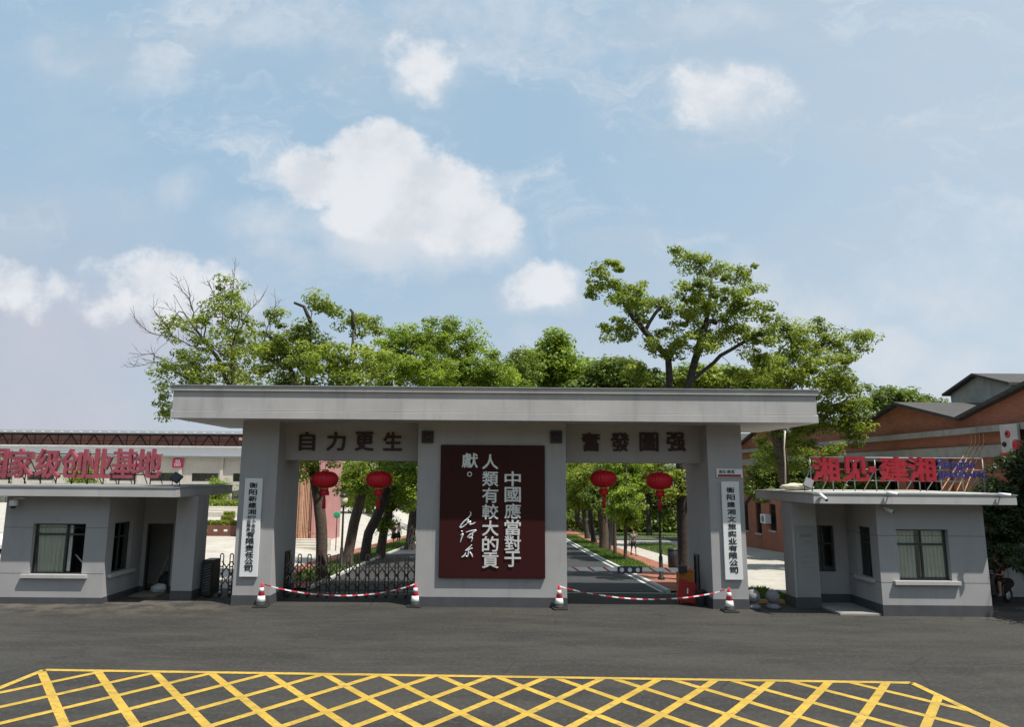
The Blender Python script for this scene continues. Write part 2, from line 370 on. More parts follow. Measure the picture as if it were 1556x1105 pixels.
BRICK = brick_mat('red_brick', (0.42, 0.14, 0.075), (0.33, 0.105, 0.058), (0.22, 0.15, 0.12))
CONCRETE = mat('weathered_concrete', (0.32, 0.31, 0.285), 0.9, 0.15, 1.2, bump=0.2, stain=0.6)
TILE = mat('dark_roof_tile', (0.055, 0.052, 0.05), 0.85, 0.3, 3, bump=0.4, bscale=20)
BARK = mat('tree_bark', (0.085, 0.062, 0.046), 0.95, 0.45, 9, bump=0.9, bscale=26, stain=0.5, stainscale=(2, 2, 0.4))
BARKDARK = mat('dark_tree_bark', (0.05, 0.042, 0.036), 0.95, 0.45, 9, bump=0.9, bscale=26)
LEAF_A = leaf_mat('camphor_leaf', (0.05, 0.090, 0.012), (0.38, 0.45, 0.06), 0.44)
LEAF_B = leaf_mat('fresh_leaf', (0.055, 0.115, 0.012), (0.37, 0.49, 0.05), 0.44)
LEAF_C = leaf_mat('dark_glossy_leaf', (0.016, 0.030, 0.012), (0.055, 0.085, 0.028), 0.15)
LEAF_D = leaf_mat('mid_green_leaf', (0.03, 0.062, 0.013), (0.19, 0.26, 0.04), 0.35)
GRASS = leaf_mat('grass_blade', (0.045, 0.10, 0.012), (0.12, 0.21, 0.03), 0.25)
# ------------------------------------------------------------------ setting: ground, road, markings
def sheet(name, xs, ys, dz, m, kind='structure'):
    vs = []; fs = []
    for y in ys:
        for x in xs:
            X = x(y) if callable(x) else x
            vs.append((X, y, gz(X, y) + dz))
    n = len(xs)
    for j in range(len(ys) - 1):
        for i in range(n - 1): fs.append((j * n + i, j * n + i + 1, (j + 1) * n + i + 1, (j + 1) * n + i))
    return tag(MB().add(vs, fs).build(name, m, fix=False), kind=kind)
YS = [3, 6, 9, 12, 16, 20, 25, 30, 36, 42, 50, 60, 70, 78, 95, 120]
sheet('ground', [-900, -200, -80, -40, -25] + [-15 + 0.25 * i for i in range(21)] + [0, 10, 25, 60, 200, 900],
      [-120, -40, -10, 0] + YS + [200, 500, 1500], 0.0, PAVE)
sheet('forecourt', [-120, -30, 0, 30, 120], [-118, -40, -20, 0, 3.2], 0.008, ASPHALT)
def roff(y): return 0.6 * (max(0, y - 12) / 35.0) ** 1.5      # the road bends gently to the right
RY = [3.0] + [3.2 + 1.0 * i for i in range(110)]
def L(k): return lambda y: k + roff(y) * (1.4 if k < 0 else 1.0)
sheet('road', [L(-6.45), L(0.0), L(6.2)], RY, 0.016, ASPHALT2)
sheet('road_edge_line', [L(6.0), L(6.14)], RY, 0.022, WHITELINE)
KERB = mat('kerb_stone', (0.52, 0.51, 0.48), 0.8, 0.1, 4, stain=0.2)
for x0, x1 in ((-6.60, -6.45), (6.2, 6.35)):
    mb = MB()
    for y0, y1 in zip(RY, RY[1:]):
        a, b = roff(y0) * (1.4 if x0 < 0 else 1), roff(y1) * (1.4 if x0 < 0 else 1)
        q = [(x0 + a, y0), (x1 + a, y0), (x1 + b, y1), (x0 + b, y1)]
        vs = [(x, y, gz(0, y) + h) for h in (0.0, 0.11) for x, y in q]
        mb.add(vs, [(4, 5, 6, 7), (0, 4, 7, 3), (1, 2, 6, 5)] + ([(0, 1, 5, 4)] if y0 < 3.1 else []))
    tag(mb.build('kerb', KERB), kind='structure')
sheet('red_pavement', [L(-9.4), L(-6.6)], RY, 0.07, REDPAVE); sheet('red_pavement', [L(6.35), L(9.0)], RY, 0.07, REDPAVE)

def grass_patch(name, x0, x1, y0, y1, dens, seed, h=0.11, dz=0.075, f=L):
    rs = np.random.RandomState(seed)
    n = int((x1 - x0) * (y1 - y0) * dens)
    x = rs.uniform(x0, x1, n); y = rs.uniform(y0, y1, n)
    x = x + np.array([f(x0)(v) - x0 for v in y]) if f else x
    z = np.array([gz(a, b) for a, b in zip(x, y)]) + dz
    a = rs.uniform(0, 6.28, n); w = rs.uniform(.012, .03, n); hh = h * rs.uniform(.5, 1.4, n); lean = rs.uniform(-.08, .08, (n, 2))
    V = np.zeros((n, 3, 3)); V[:, 0] = np.c_[x - w * np.cos(a), y - w * np.sin(a), z]; V[:, 1] = np.c_[x + w * np.cos(a), y + w * np.sin(a), z]
    V[:, 2] = np.c_[x + lean[:, 0], y + lean[:, 1], z + hh]
    o = fast_mesh(name, V.reshape(-1, 3), n, 3, rs.uniform(0, 1, n), GRASS)
    return tag(o, 'short green grass of the %s' % name.replace('_', ' '), 'grass', kind='stuff')
def fast_mesh(name, V, n, k, tone, m, parent=None):
    me = bpy.data.meshes.new(name); me.vertices.add(len(V)); me.vertices.foreach_set('co', V.astype(np.float32).ravel())
    me.loops.add(n * k); me.loops.foreach_set('vertex_index', np.arange(n * k, dtype=np.int32))
    me.polygons.add(n); me.polygons.foreach_set('loop_start', np.arange(0, n * k, k, dtype=np.int32))
    try: me.polygons.foreach_set('loop_total', np.full(n, k, dtype=np.int32))
    except Exception: pass
    a = me.attributes.new('tone', 'FLOAT', 'FACE'); a.data.foreach_set('value', tone.astype(np.float32))
    me.update(); me.validate(); me.materials.append(m)
    o = bpy.data.objects.new(name, me); COL.objects.link(o)
    if parent is not None: o.parent = parent
    return o
SOIL = mat('lawn_soil', (0.075, 0.10, 0.03), 0.95, 0.4, 5, bump=0.3)
for (nm, x0, x1, y0, y1, sd) in (('left_verge', -8.3, -6.6, 5.0, 44, 1), ('right_verge', 6.35, 7.9, 11.5, 50, 2), ('right_lawn', 11.0, 14.5, 21, 36, 3), ('far_lawn', 9.8, 30, 47, 82, 4)):
    f = L if 'verge' in nm else (lambda k: (lambda y: k))
    ys = [y0 + (y1 - y0) * i / 40 for i in range(41)]; ys = sorted(set(ys) | ({78.0} if y0 < 78 < y1 else set()))
    s = sheet(nm + '_soil', [f(x0), f(x1)], ys, 0.076 if 'verge' in nm else 0.03, SOIL)
    grass_patch(nm, x0, x1, y0, y1, 150 if 'verge' in nm else (60 if y1 < 40 else 14), sd, 0.12, 0.078 if 'verge' in nm else 0.03, f)
ys = [1.3 + .5 * i for i in range(7)]
sheet('side_lawn_soil', [8.2, 10.2], ys, 0.03, SOIL); grass_patch('side_lawn', 8.2, 10.2, 1.3, 4.3, 420, 9, 0.11, 0.03, None)
tag(MB().box((8.1, 1.05, -.1), (9.6, 1.29, .10)).build('kerb', mat('orange_kerb', (0.45, 0.24, 0.10), 0.8, 0.15)), kind='structure')
sheet('footpath', [9.4, 24], [42, 44, 46], 0.03, ASPHALT2)

# yellow hatched box in front of the gate
def strip(mb, a, b, w, z):
    a = Vector((a[0], a[1])); b = Vector((b[0], b[1])); d = (b - a).normalized(); n = Vector((-d.y, d.x)) * w / 2
    mb.add([(a.x + n.x, a.y + n.y, z), (a.x - n.x, a.y - n.y, z), (b.x - n.x, b.y - n.y, z), (b.x + n.x, b.y + n.y, z)], [(0, 1, 2, 3)])
BX = [(-9.3, -7.28), (8.5, -7.70), (8.9, -19.5), (-9.9, -19.5)]
def clip_line(p, d):
    ts = []
    for i in range(4):
        a, b = BX[i], BX[(i + 1) % 4]; ex, ey = b[0] - a[0], b[1] - a[1]; den = d[0] * ey - d[1] * ex
        if abs(den) < 1e-9: continue
        t = ((a[0] - p[0]) * ey - (a[1] - p[1]) * ex) / den; s = ((a[0] - p[0]) * d[1] - (a[1] - p[1]) * d[0]) / den
        if -1e-6 <= s <= 1 + 1e-6: ts.append(t)
    return (min(ts), max(ts)) if len(ts) >= 2 else None
z = 0.014
mbs = [MB(), MB(), MB()]
for i in range(4): strip(mbs[0], BX[i], BX[(i + 1) % 4], 0.15, z + 0.004)
for j, sgn in ((1, 1), (2, -1)):
    ang = R(37.5); d = (sgn * math.sin(ang), -math.cos(ang))
    for i in range(-12, 30):
        p = (-9.35 + 1.165 * i + (0.0 if sgn > 0 else 0.17), -7.3)
        c = clip_line(p, d)
        if c and c[1] - c[0] > 0.25:
            strip(mbs[j], (p[0] + d[0] * c[0], p[1] + d[1] * c[0]), (p[0] + d[0] * c[1], p[1] + d[1] * c[1]), 0.155, z + (0.0, 0.0, 0.002)[j])
mb = MB()
for q in mbs: mb.add(q.v, q.f)
tag(mb.build('box_marking', YELLOW), kind='structure')

# ------------------------------------------------------------------ lettering
TXT = {}
def glyph(ch, bold=0.0, ext=0.02):
    k = (ch, bold, ext)
    if k not in TXT:
        cu = bpy.data.curves.new('glyph', 'FONT'); cu.body = ch; cu.size = 1.0; cu.extrude = ext / 2; cu.offset = bold; cu.resolution_u = 3
        o = bpy.data.objects.new('glyph', cu); COL.objects.link(o); dg = bpy.context.evaluated_depsgraph_get(); dg.update()
        e = o.evaluated_get(dg); me = e.to_mesh()
        v = [tuple(p.co) for p in me.vertices]; f = [tuple(p.vertices) for p in me.polygons]
        e.to_mesh_clear(); bpy.data.objects.remove(o); bpy.data.curves.remove(cu)
        TXT[k] = (v, f)
    return TXT[k]
def letters(s, c, h, name, m, parent, bold=0.0, depth=0.03, wscale=1.0, fit=None, shear=0.0):
    """text on a wall facing the camera: centre c, em height h; each call makes one part"""
    v, f = glyph(s, 0.0, 1.0)
    xs = [p[0] for p in v]; ys = [p[1] for p in v]
    cx, cy = (min(xs) + max(xs)) / 2, (min(ys) + max(ys)) / 2
    w0, h0 = max(xs) - min(xs), max(ys) - min(ys)
    sx = sy = h
    if fit: sx, sy = fit[0] / w0, fit[1] / h0
    sx *= wscale
    mb = MB(); e = bold * .62                  # heavier strokes: the same outline laid down again a little to each side, each a hair proud of the last
    for k, (dx, dy) in enumerate(((0, 0), (e, e * .5), (-e, -e * .5), (e * .5, -e), (-e * .5, e)) if bold else ((0, 0),)):
        mb.add([(c[0] + (p[0] - cx + dx) * sx + shear * (p[1] - cy) * sy, c[1] - depth / 2 - p[2] * (depth + .0016 * k), c[2] + (p[1] - cy + dy) * sy) for p in v], f)
    o = mb.build(name, m, parent, fix=False); return o

# ------------------------------------------------------------------ the gateway
gate = thing('gateway', 'wide grey flat-roofed entrance gate with two pillars and a broad centre pier', 'gateway', (0, 0, 0))
for sg in (-1, 1):
    xa, xb = (-8.13, -6.93) if sg < 0 else (6.93, 8.05)
    p = MB().cbox((xa, 0, 0.0), (xb, 2.6, 5.78), 0.012).build('pillar', GREY, gate)
    mb = MB()
    mb.box((xa - .012, -.012, 0), (xb + .012, 0.001, .31)); mb.box((xa - .012, 2.599, 0), (xb + .012, 2.612, .31))
    mb.box((xa - .012, .002, 0), (xa + .001, 2.598, .31)); mb.box((xb - .001, .002, 0), (xb + .012, 2.598, .31))
    mb.build('plinth', PLINTH, p)
    xs = -6.93 if sg < 0 else 6.93
    s = -sg
    mb = MB(); mb.box((xs, 1.35, .1), (xs + s * .05, 1.42, 1.5)); mb.box((xs, 1.78, .1), (xs + s * .05, 1.85, 1.5)); mb.box((xs, 1.42, 1.43), (xs + s * .05, 1.78, 1.5)); mb.box((xs, 1.42, .1), (xs + s * .012, 1.78, 1.43))
    mb.build('gate_slot', DARKMETAL, p)
pier = MB().cbox((-2.42, 0, 0.0), (2.36, 2.6, 5.78), 0.012).build('centre_pier', GREY, gate)
mb = MB(); mb.box((-2.432, -.012, 0), (2.372, .001, .31)); mb.box((-2.432, .002, 0), (-2.419, 2.612, .31)); mb.box((2.359, .002, 0), (2.372, 2.612, .31)); mb.box((-2.42, 2.599, 0), (2.36, 2.612, .31))
mb.build('plinth', PLINTH, pier)
for xa, xb, txt, pxs, py in ((-6.93, -2.42, '自力更生', (467, 511, 554, 597), 671), (2.36, 6.93, '奮發圖强', (898, 942, 986, 1027), 672)):
    l = MB().box((xa, .75, 4.53), (xb, 2.1, 5.78)).build('lintel', GREY, gate)
    for ch, px in zip(txt, pxs):
        c = at(px, py, .75); letters(ch, (c.x, .75, c.z), .7, 'character', DKRED, l, 0.036, 0.05, fit=(.50 if ch in '自' else .60, .60))
# roof: lip, recessed fascia, capping
rx0, rx1, ry0, ry1 = -10.05, 10.13, -1.0, 3.9
rf = MB().box((rx0 + .03, ry0 + .03, 6.015), (rx1 - .03, ry1 - .03, 6.62)).build('roof', GREYF, gate)
MB().cbox((rx0, ry0, 5.76), (rx1, ry1, 6.0), .012).build('eaves_lip', GREYF, rf)
mb = MB().cbox((rx0 - .03, ry0 - .03, 6.62), (rx1 + .03, ry1 + .03, 6.77), .012); mb.build('coping', GREYF, rf)
MB().box((rx0 - .06, ry0 - .06, 6.772), (rx1 + .06, ry1 + .06, 6.81)).build('flashing', METALCAP, rf)
for px in (650, 845):
    c = at(px, 664.5, 0)
    e = MB().cbox((c.x - .19, -.10, c.z - .19), (c.x + .19, 0.0, c.z + .19), .015).build('emblem_box', BLACK, gate)
    mb = MB().lathe((0, 0, 0), [(.085, 0), (.105, .012), (.105, .02), (.07, .025)], 24)
    mb.v = [(v[0] + c.x, -.10 - v[2], v[1] + c.z) for v in mb.v]; mb.build('emblem', DKRED, e)

# quotation board on the pier
p0, p1 = at(664.5, 878, 0), at(827.5, 677.5, 0)
board = thing('quotation_board', 'dark maroon board with silver vertical lettering on the centre pier', 'sign board', ((p0.x + p1.x) / 2, 0, p0.z))
bx0, bx1 = p0.x + .04, p1.x
MB().cbox((bx0, -.10, p0.z), (bx1, -.013, p1.z), .012).build('board', MAROON, board)
for txt, px, ys in (('中國應當對于', 779, (728, 752, 777, 802, 826, 850)), ('人類有較大的貢', 745, (702, 728, 753, 778, 803, 827, 852)), ('獻', 714, (700,))):
    for ch, py in zip(txt, ys):
        c = at(px, py, -.1); letters(ch, (c.x, -.1, c.z), .5, 'character', SILVER, board, 0.026, 0.03, fit=(.50, .46))
c = at(713.5, 721, -.1)
mb = MB()
ring = [(c.x + .065 * math.cos(t * math.pi / 12), -.11, c.z + .065 * math.sin(t * math.pi / 12)) for t in range(25)]
mb.tube(ring, .017, 6).build('full_stop', SILVER, board)
STROKES = [[(272, 542), (279, 562), (257, 592), (224, 620), (194, 661), (215, 659), (245, 637)], [(245, 612), (262, 605), (250, 632), (276, 617), (270, 640), (299, 633), (313, 624)],
           [(204, 690), (216, 695)], [(199, 723), (218, 712), (207, 746), (197, 778)], [(240, 701), (275, 690), (318, 684), (290, 706), (262, 726), (250, 741)],
           [(266, 715), (291, 711), (285, 735), (262, 743), (290, 744), (279, 774)], [(286, 795), (268, 815), (239, 841), (250, 838), (291, 820)], [(263, 824), (259, 858), (251, 886), (240, 878)],
           [(240, 857), (226, 880), (207, 891)], [(270, 850), (283, 868), (291, 891)]]
mb = MB()
for st in STROKES:
    pts = []
    for i in range(len(st) - 1):
        p_, q_, a_, b_ = st[max(i - 1, 0)], st[i], st[i + 1], st[min(i + 2, len(st) - 1)]
        for k in range(5):
            t = k / 5
            f_ = lambda j: 0.5 * (2 * q_[j] + (a_[j] - p_[j]) * t + (2 * p_[j] - 5 * q_[j] + 4 * a_[j] - b_[j]) * t * t + (3 * q_[j] - p_[j] - 3 * a_[j] + b_[j]) * t ** 3)
            pts.append((f_(0), f_(1)))
    pts.append(st[-1])
    w = [at(660 + x / 5.02, 670 + y / 5.02, -.11) for x, y in pts]
    mb.tube([(v.x, -.11, v.z) for v in w], [.012 + .014 * math.sin(math.pi * (i + .6) / (len(w) + .2)) for i in range(len(w))], 6)
mb.build('signature', SILVER, board)

def name_board(px, y0, y1, w, label, big, small=None):
    t_, b_ = at(px[0], y0, 0), at(px[1], y1, 0); x = (t_.x + b_.x) / 2
    r = thing('name_board', label, 'sign board', (x, 0, b_.z))
    MB().cbox((x - w / 2, -.085, b_.z), (x + w / 2, -.013, t_.z), .006).build('board', WHITE, r)
    for ch, py, dx in big:
        c = at(750, py, -.085); k = at(px[0], py, -.085)
        letters(ch, (x, -.085, k.z), .2, 'character', BLACK, r, 0.026, 0.012, fit=(.25, .170))
    for ch, py, dx in small or ():
        k = at(px[0], py, -.085); letters(ch, (x + dx, -.085, k.z), .12, 'small_character', BLACK, r, 0.008, 0.01, fit=(.125, .10))
    return r
name_board((386, 379.5), 727, 876.5, .56, 'tall white name board with black characters and a small two-column line, left pillar',
           [(c, y, 0) for c, y in zip('衡阳新建湘有限责任公司', (737.8, 748.3, 758.2, 768.2, 778, 812.7, 822.6, 833, 843.4, 853.6, 864))],
           [(c, y, .075) for c, y in zip('中小企业', (786, 792.4, 798.8, 805))] + [(c, y, -.075) for c, y in zip('创业服务', (786, 792.4, 798.8, 805))])
name_board((1110, 1112.5), 732, 881, .56, 'tall white name board with one even column of black characters, right pillar',
           [(c, 745 + 11.05 * i, 0) for i, c in enumerate('衡阳建湘文旅实业有限公司')])
a_, b_ = at(1088.5, 726, 0), at(1127.5, 713, 0)
sm = thing('small_sign', 'small white and red sign plate just above the right name board', 'sign', ((a_.x + b_.x) / 2, 0, a_.z))
MB().cbox((a_.x, -.04, a_.z), (b_.x, -.013, b_.z), .004).build('plate', WHITE, sm)
MB().box((a_.x + .04, -.046, a_.z + .02), (b_.x - .06, -.0405, a_.z + .10)).build('red_band', mat('deep_red_print', (0.25, 0.02, 0.04), 0.5), sm)
letters('湘见·建湘', ((a_.x + b_.x) / 2 - .1, -.041, a_.z + .185), .1, 'lettering', BLACK, sm, 0.012, .006, fit=(.5, .11))

# ------------------------------------------------------------------ lanterns hanging in the openings
def lantern():
    r = thing('red_lantern', '', 'lantern', (0, 0, 0), 'red lanterns hanging under the lintels')
    prof = [(.10, .27), (.2, .262), (.30, .225), (.385, .15), (.425, .06), (.43, 0), (.42, -.07), (.375, -.16), (.29, -.235), (.19, -.272), (.10, -.28)]
    MB().lathe((0, 0, 0), prof, 96, .035, 24).build('lantern_body', LANTERN, r)
    MB().lathe((0, 0, 0), [(.085, .262), (.115, .27), (.105, .325), (.07, .34)], 24).build('top_cap', GOLD, r)
    MB().lathe((0, 0, 0), [(.11, -.33), (.125, -.325), (.125, -.275), (.11, -.27)], 24).build('bottom_collar', GOLD, r)
    MB().lathe((0, 0, 0), [(.15, -.52), (.14, -.40), (.11, -.331), (.09, -.331)], 36, .06, 18).build('fringe', LANTERN, r)
    mb = MB(); mb.lathe((.0, 0, 0), [(.055, -.96), (.05, -.70), (.03, -.55), (.02, -.50)], 20, .12, 10); mb.build('tassel', LANTERN, r)
    MB().tube([(0, 0, .33), (0, 0, .56)], .008, 6).build('hanging_cord', DARKMETAL, r)
    return r
lp = lantern()
LN = [(494, 729, 'red lantern nearest the left pillar'), (576, 729, 'red lantern in the left opening, beside the centre pier'),
      (917, 728, 'red lantern in the right opening, beside the centre pier'), (1002, 731, 'red lantern nearest the right pillar')]
for i, (px, py, lb) in enumerate(LN):
    c = at(px, py, 1.0); o = lp if i == 0 else copy_tree(lp); o.location = c; o['label'] = lb
    o.rotation_euler.z = i * .37

# ------------------------------------------------------------------ cones and tape
def cone():
    r = thing('traffic_cone', '', 'traffic cone', (0, 0, 0), 'traffic cones in front of the gate')
    MB().cbox((-.22, -.22, .0), (.22, .22, .05), .012).build('cone_base', RUBBER, r)
    rr = lambda z: .155 - .125 * (z - .05) / .65
    mb = MB().lathe((0, 0, 0), [(rr(.05) + .02, .05), (rr(.07), .075), (rr(.16), .16)], 28); mb.build('cone_foot', RUBBER, r)
    MB().lathe((0, 0, 0), [(rr(.16), .161), (rr(.70), .70), (rr(.70) - .008, .715), (.008, .718)], 28).build('cone_body', CONE_RED, r)
    for a, b in ((.16, .33), (.46, .57)):
        MB().lathe((0, 0, 0), [(rr(a) + .001, a + .002), (rr(a) + .005, a + .004), (rr(b) + .005, b), (rr(b) + .001, b + .001)], 28).build('white_band', CONE_WHITE, r)
    return r
cp = cone(); CP = []
for i, (px, py, lb) in enumerate([(399, 921.5, 'red and white traffic cone at the foot of the left pillar'), (631.5, 921.5, 'red and white traffic cone by the left corner of the centre pier'),
                                  (849, 925, 'red and white traffic cone by the right corner of the centre pier'), (1106, 929, 'red and white traffic cone at the foot of the right pillar')]):
    c = onground(px, py); c.y -= .18; c.z = .008; o = cp if i == 0 else copy_tree(cp); o.location = c; o['label'] = lb; o.rotation_euler.z = (0.1, -.2, .15, .05)[i]; CP.append(c)
for (a, b, sag, lb) in ((CP[0], CP[1], .36, 'red and white barrier tape sagging across the left opening'), (CP[2], CP[3], .36, 'red and white barrier tape sagging across the right opening')):
    pts = []
    for i in range(33):
        t = i / 32; pts.append((a.x + (b.x - a.x) * t, a.y + (b.y - a.y) * t - .01, .70 - sag * (4 * t * (1 - t)) ** .9 * (.9 + .2 * t)))
    mb = MB(); vs = []
    for i, p in enumerate(pts):
        tw = .35 * math.sin(i * .45 + a.x); h = .019
        for dy in (-.0015, .0015): vs += [(p[0], p[1] + dy + h * math.sin(tw), p[2] + h * math.cos(tw)), (p[0], p[1] + dy - h * math.sin(tw), p[2] - h * math.cos(tw))]
    fs = []
    for i in range(32):
        k = 4 * i; fs += [(k, k + 1, k + 5, k + 4), (k + 2, k + 6, k + 7, k + 3), (k, k + 4, k + 6, k + 2), (k + 1, k + 3, k + 7, k + 5)]
    mb.add(vs, fs)
    tag(mb.build('barrier_tape', TAPE), lb, 'tape', 'barrier tapes between the cones')

# ------------------------------------------------------------------ retractable gate behind the left opening
RG = mat('bronze_steel', (0.24, 0.185, 0.15), 0.38, 0.2, 8, metal=0.7)
rg = thing('retractable_gate', 'bronze folding lattice gate on small wheels across the left opening', 'gate', (-6.0, 1.55, 0))
n = 21; gx0, gx1 = -9.10, -2.55
HP = [gx0 + (gx1 - gx0) * i / (n - 1) for i in range(n)]
for x in HP:
    mb = MB(); w = .055
    arc = [(x - w * math.cos(t * math.pi / 6), 1.55, 1.33 + w * 1.2 * math.sin(t * math.pi / 6)) for t in range(7)]
    mb.tube([(x - w, 1.55, .12)] + arc + [(x + w, 1.55, .12)], .019, 8)
    mb.box((x - .07, 1.50, .10), (x + .07, 1.60, .15)); mb.box((x - w, 1.535, .95), (x + w, 1.565, .99)); mb.box((x - w, 1.535, .45), (x + w, 1.565, .49))
    h = mb.build('gate_hoop', RG, rg)
    mb = MB()
    for dy in (-.06, .06):
        k = MB().lathe((0, 0, 0), [(.04, -.012), (.048, -.008), (.048, .008), (.04, .012)], 16); mb.add([(x + v[0], 1.55 + dy + v[2], .058 + v[1]) for v in k.v], k.f, True)
    mb.build('wheel', DARKMETAL, h)
for xa, xb in zip(HP, HP[1:]):
    mb = MB()
    for za, zb, dy in ((.3, .72, -.03), (.72, .3, .03), (.72, 1.14, -.03), (1.14, .72, .03)):
        mb.tube([(xa, 1.55 + dy, za), (xb, 1.55 + dy, zb)], .021, 6)
    mb.tube([(xa, 1.55, .13), (xb, 1.55, .13)], .012, 6)
    mb.build('lattice_bars', RG, rg)
mb = MB().cbox((-9.62, 1.22, .06), (-9.28, 1.86, 1.22), .03); hd = mb.build('motor_head', DARKMETAL, rg)
mb = MB()
for i in range(10): mb.tube([(-9.58, 1.21, .2 + i * .09), (-9.32, 1.21, .28 + i * .09)], .012, 6)
mb.build('motor_grille', STONE, hd)

# ------------------------------------------------------------------ boom barrier and red board in the right opening
bb = thing('boom_barrier', 'orange boom barrier cabinet with a raised-level striped arm in the right opening', 'barrier', (6.35, 1.1, 0))
ORANGE = mat('orange_cabinet_paint', (0.46, 0.15, 0.015), 0.5, 0.15, 5, stain=0.2)
cb_ = MB().cbox((6.13, .95, .0), (6.62, 1.32, 1.02), .02).build('cabinet', ORANGE, bb)
MB().box((6.10, .92, 1.02), (6.65, 1.35, 1.05)).build('cabinet_lid', ORANGE, cb_)
za = at(950, 866, .8).z
MB().cbox((6.08, .78, za - .09), (6.36, .945, za + .13), .015).build('arm_bracket', DARKMETAL, bb)
arm = MB().cbox((2.45, .825, za - .06), (6.2, .87, za + .06), .01).build('boom_arm', BARRIER, bb)
c = at(958, 866, .8); MB().cbox((c.x - .42, .795, za - .12), (c.x + .38, .823, za + .10), .004).build('arm_plate', mat('navy_plate', (0.03, 0.035, 0.07), 0.4), arm)
mb = MB()
for dx in (-.28, -.02, .24):
    k = MB().lathe((0, 0, 0), [(.07, 0), (.07, .004), (.05, .005)], 20); mb.add([(c.x + dx + v[0], .794 - v[2], za - .01 + v[1]) for v in k.v], k.f)
mb.build('round_mark', SILVER, arm)
rb = thing('red_signboard', 'red standing signboard leaning beside the boom barrier cabinet', 'sign board', (6.4, .7, 0))
RED = mat('red_board_paint', (0.30, 0.012, 0.014), 0.45, 0.12, 4)
MB().prism([(5.98, .18), (6.56, .02), (6.62, .66), (6.06, .84)], 'y', .66, .72).build('board', RED, rb)
mb = MB(); mb.tube([(6.05, .75, .0), (6.1, .73, .6)], .015, 6); mb.tube([(6.54, .75, .0), (6.54, .73, .5)], .015, 6); mb.build('stand', DARKMETAL, rb)
MB().prism([(6.29, .36), (6.33, .355), (6.34, .52), (6.30, .53)], 'y', .652, .659).build('white_mark', WHITE, rb)
bn_ = thing('waste_box', 'small black box on the ground against the right pillar', 'box', (6.72, .6, 0))
MB().lathe((6.72, .6, 0), [(.13, 0), (.14, .02), (.16, .42), (.15, .43), (.13, .4)], 20).build('bin_body', RUBBER, bn_)
MB().lathe((6.72, .6, 0), [(.165, .431), (.17, .45), (.10, .50), (.02, .51)], 20).build('lid', RUBBER, bn_)

# ------------------------------------------------------------------ stone balls
def ball_bollard():
    r = thing('ball_bollard', '', 'bollard', (0, 0, 0), 'stone ball bollards beside the right pillar')
    MB().lathe((0, 0, 0), [(.19, 0), (.215, .03), (.215, .08), (.14, .14), (.10, .17)], 28).build('bollard_base', STONE, r)
    MB().ball((0, 0, .36), .215, n=28).build('stone_ball', STONE, r); return r
bp = ball_bollard()
for i, (px, lb) in enumerate(((1147, 'grey stone ball bollard touching the right pillar'), (1177, 'grey stone ball bollard next to the right guardhouse'))):
    c = onground(px, 926.5); o = bp if i == 0 else copy_tree(bp); o.location = (c.x, c.y + .1, .008); o['label'] = lb
# ------------------------------------------------------------------ guardhouses
def fmap(y0): return lambda u, v, w: (u, y0 - w, v)            # wall facing the camera
def rmap(x0): return lambda u, v, w: (x0 + w, u, v)            # wall facing +x, u = y
def lmap(x0): return lambda u, v, w: (x0 - w, u, v)            # wall facing -x, u = y
def bmap(y0): return lambda u, v, w: (u, y0 + w, v)            # wall facing away
def wb(mb, m, a, b): mb.box(m(*a), m(*b)); return mb
def holed(mb, m, u0, v0, u1, v1, w0, w1, holes):
    us = sorted({u0, u1} | {h[0] for h in holes} | {h[2] for h in holes}); vs = sorted({v0, v1} | {h[1] for h in holes} | {h[3] for h in holes})
    for i in range(len(us) - 1):
        run = None
        for j in range(len(vs) - 1):
            cu, cv = (us[i] + us[i + 1]) / 2, (vs[j] + vs[j + 1]) / 2
            solid = not any(h[0] < cu < h[2] and h[1] < cv < h[3] for h in holes)
            if solid: run = (run[0], vs[j + 1]) if run else (vs[j], vs[j + 1])
            if run and (not solid or j == len(vs) - 2): wb(mb, m, (us[i], run[0], w0), (us[i + 1], run[1], w1)); run = None
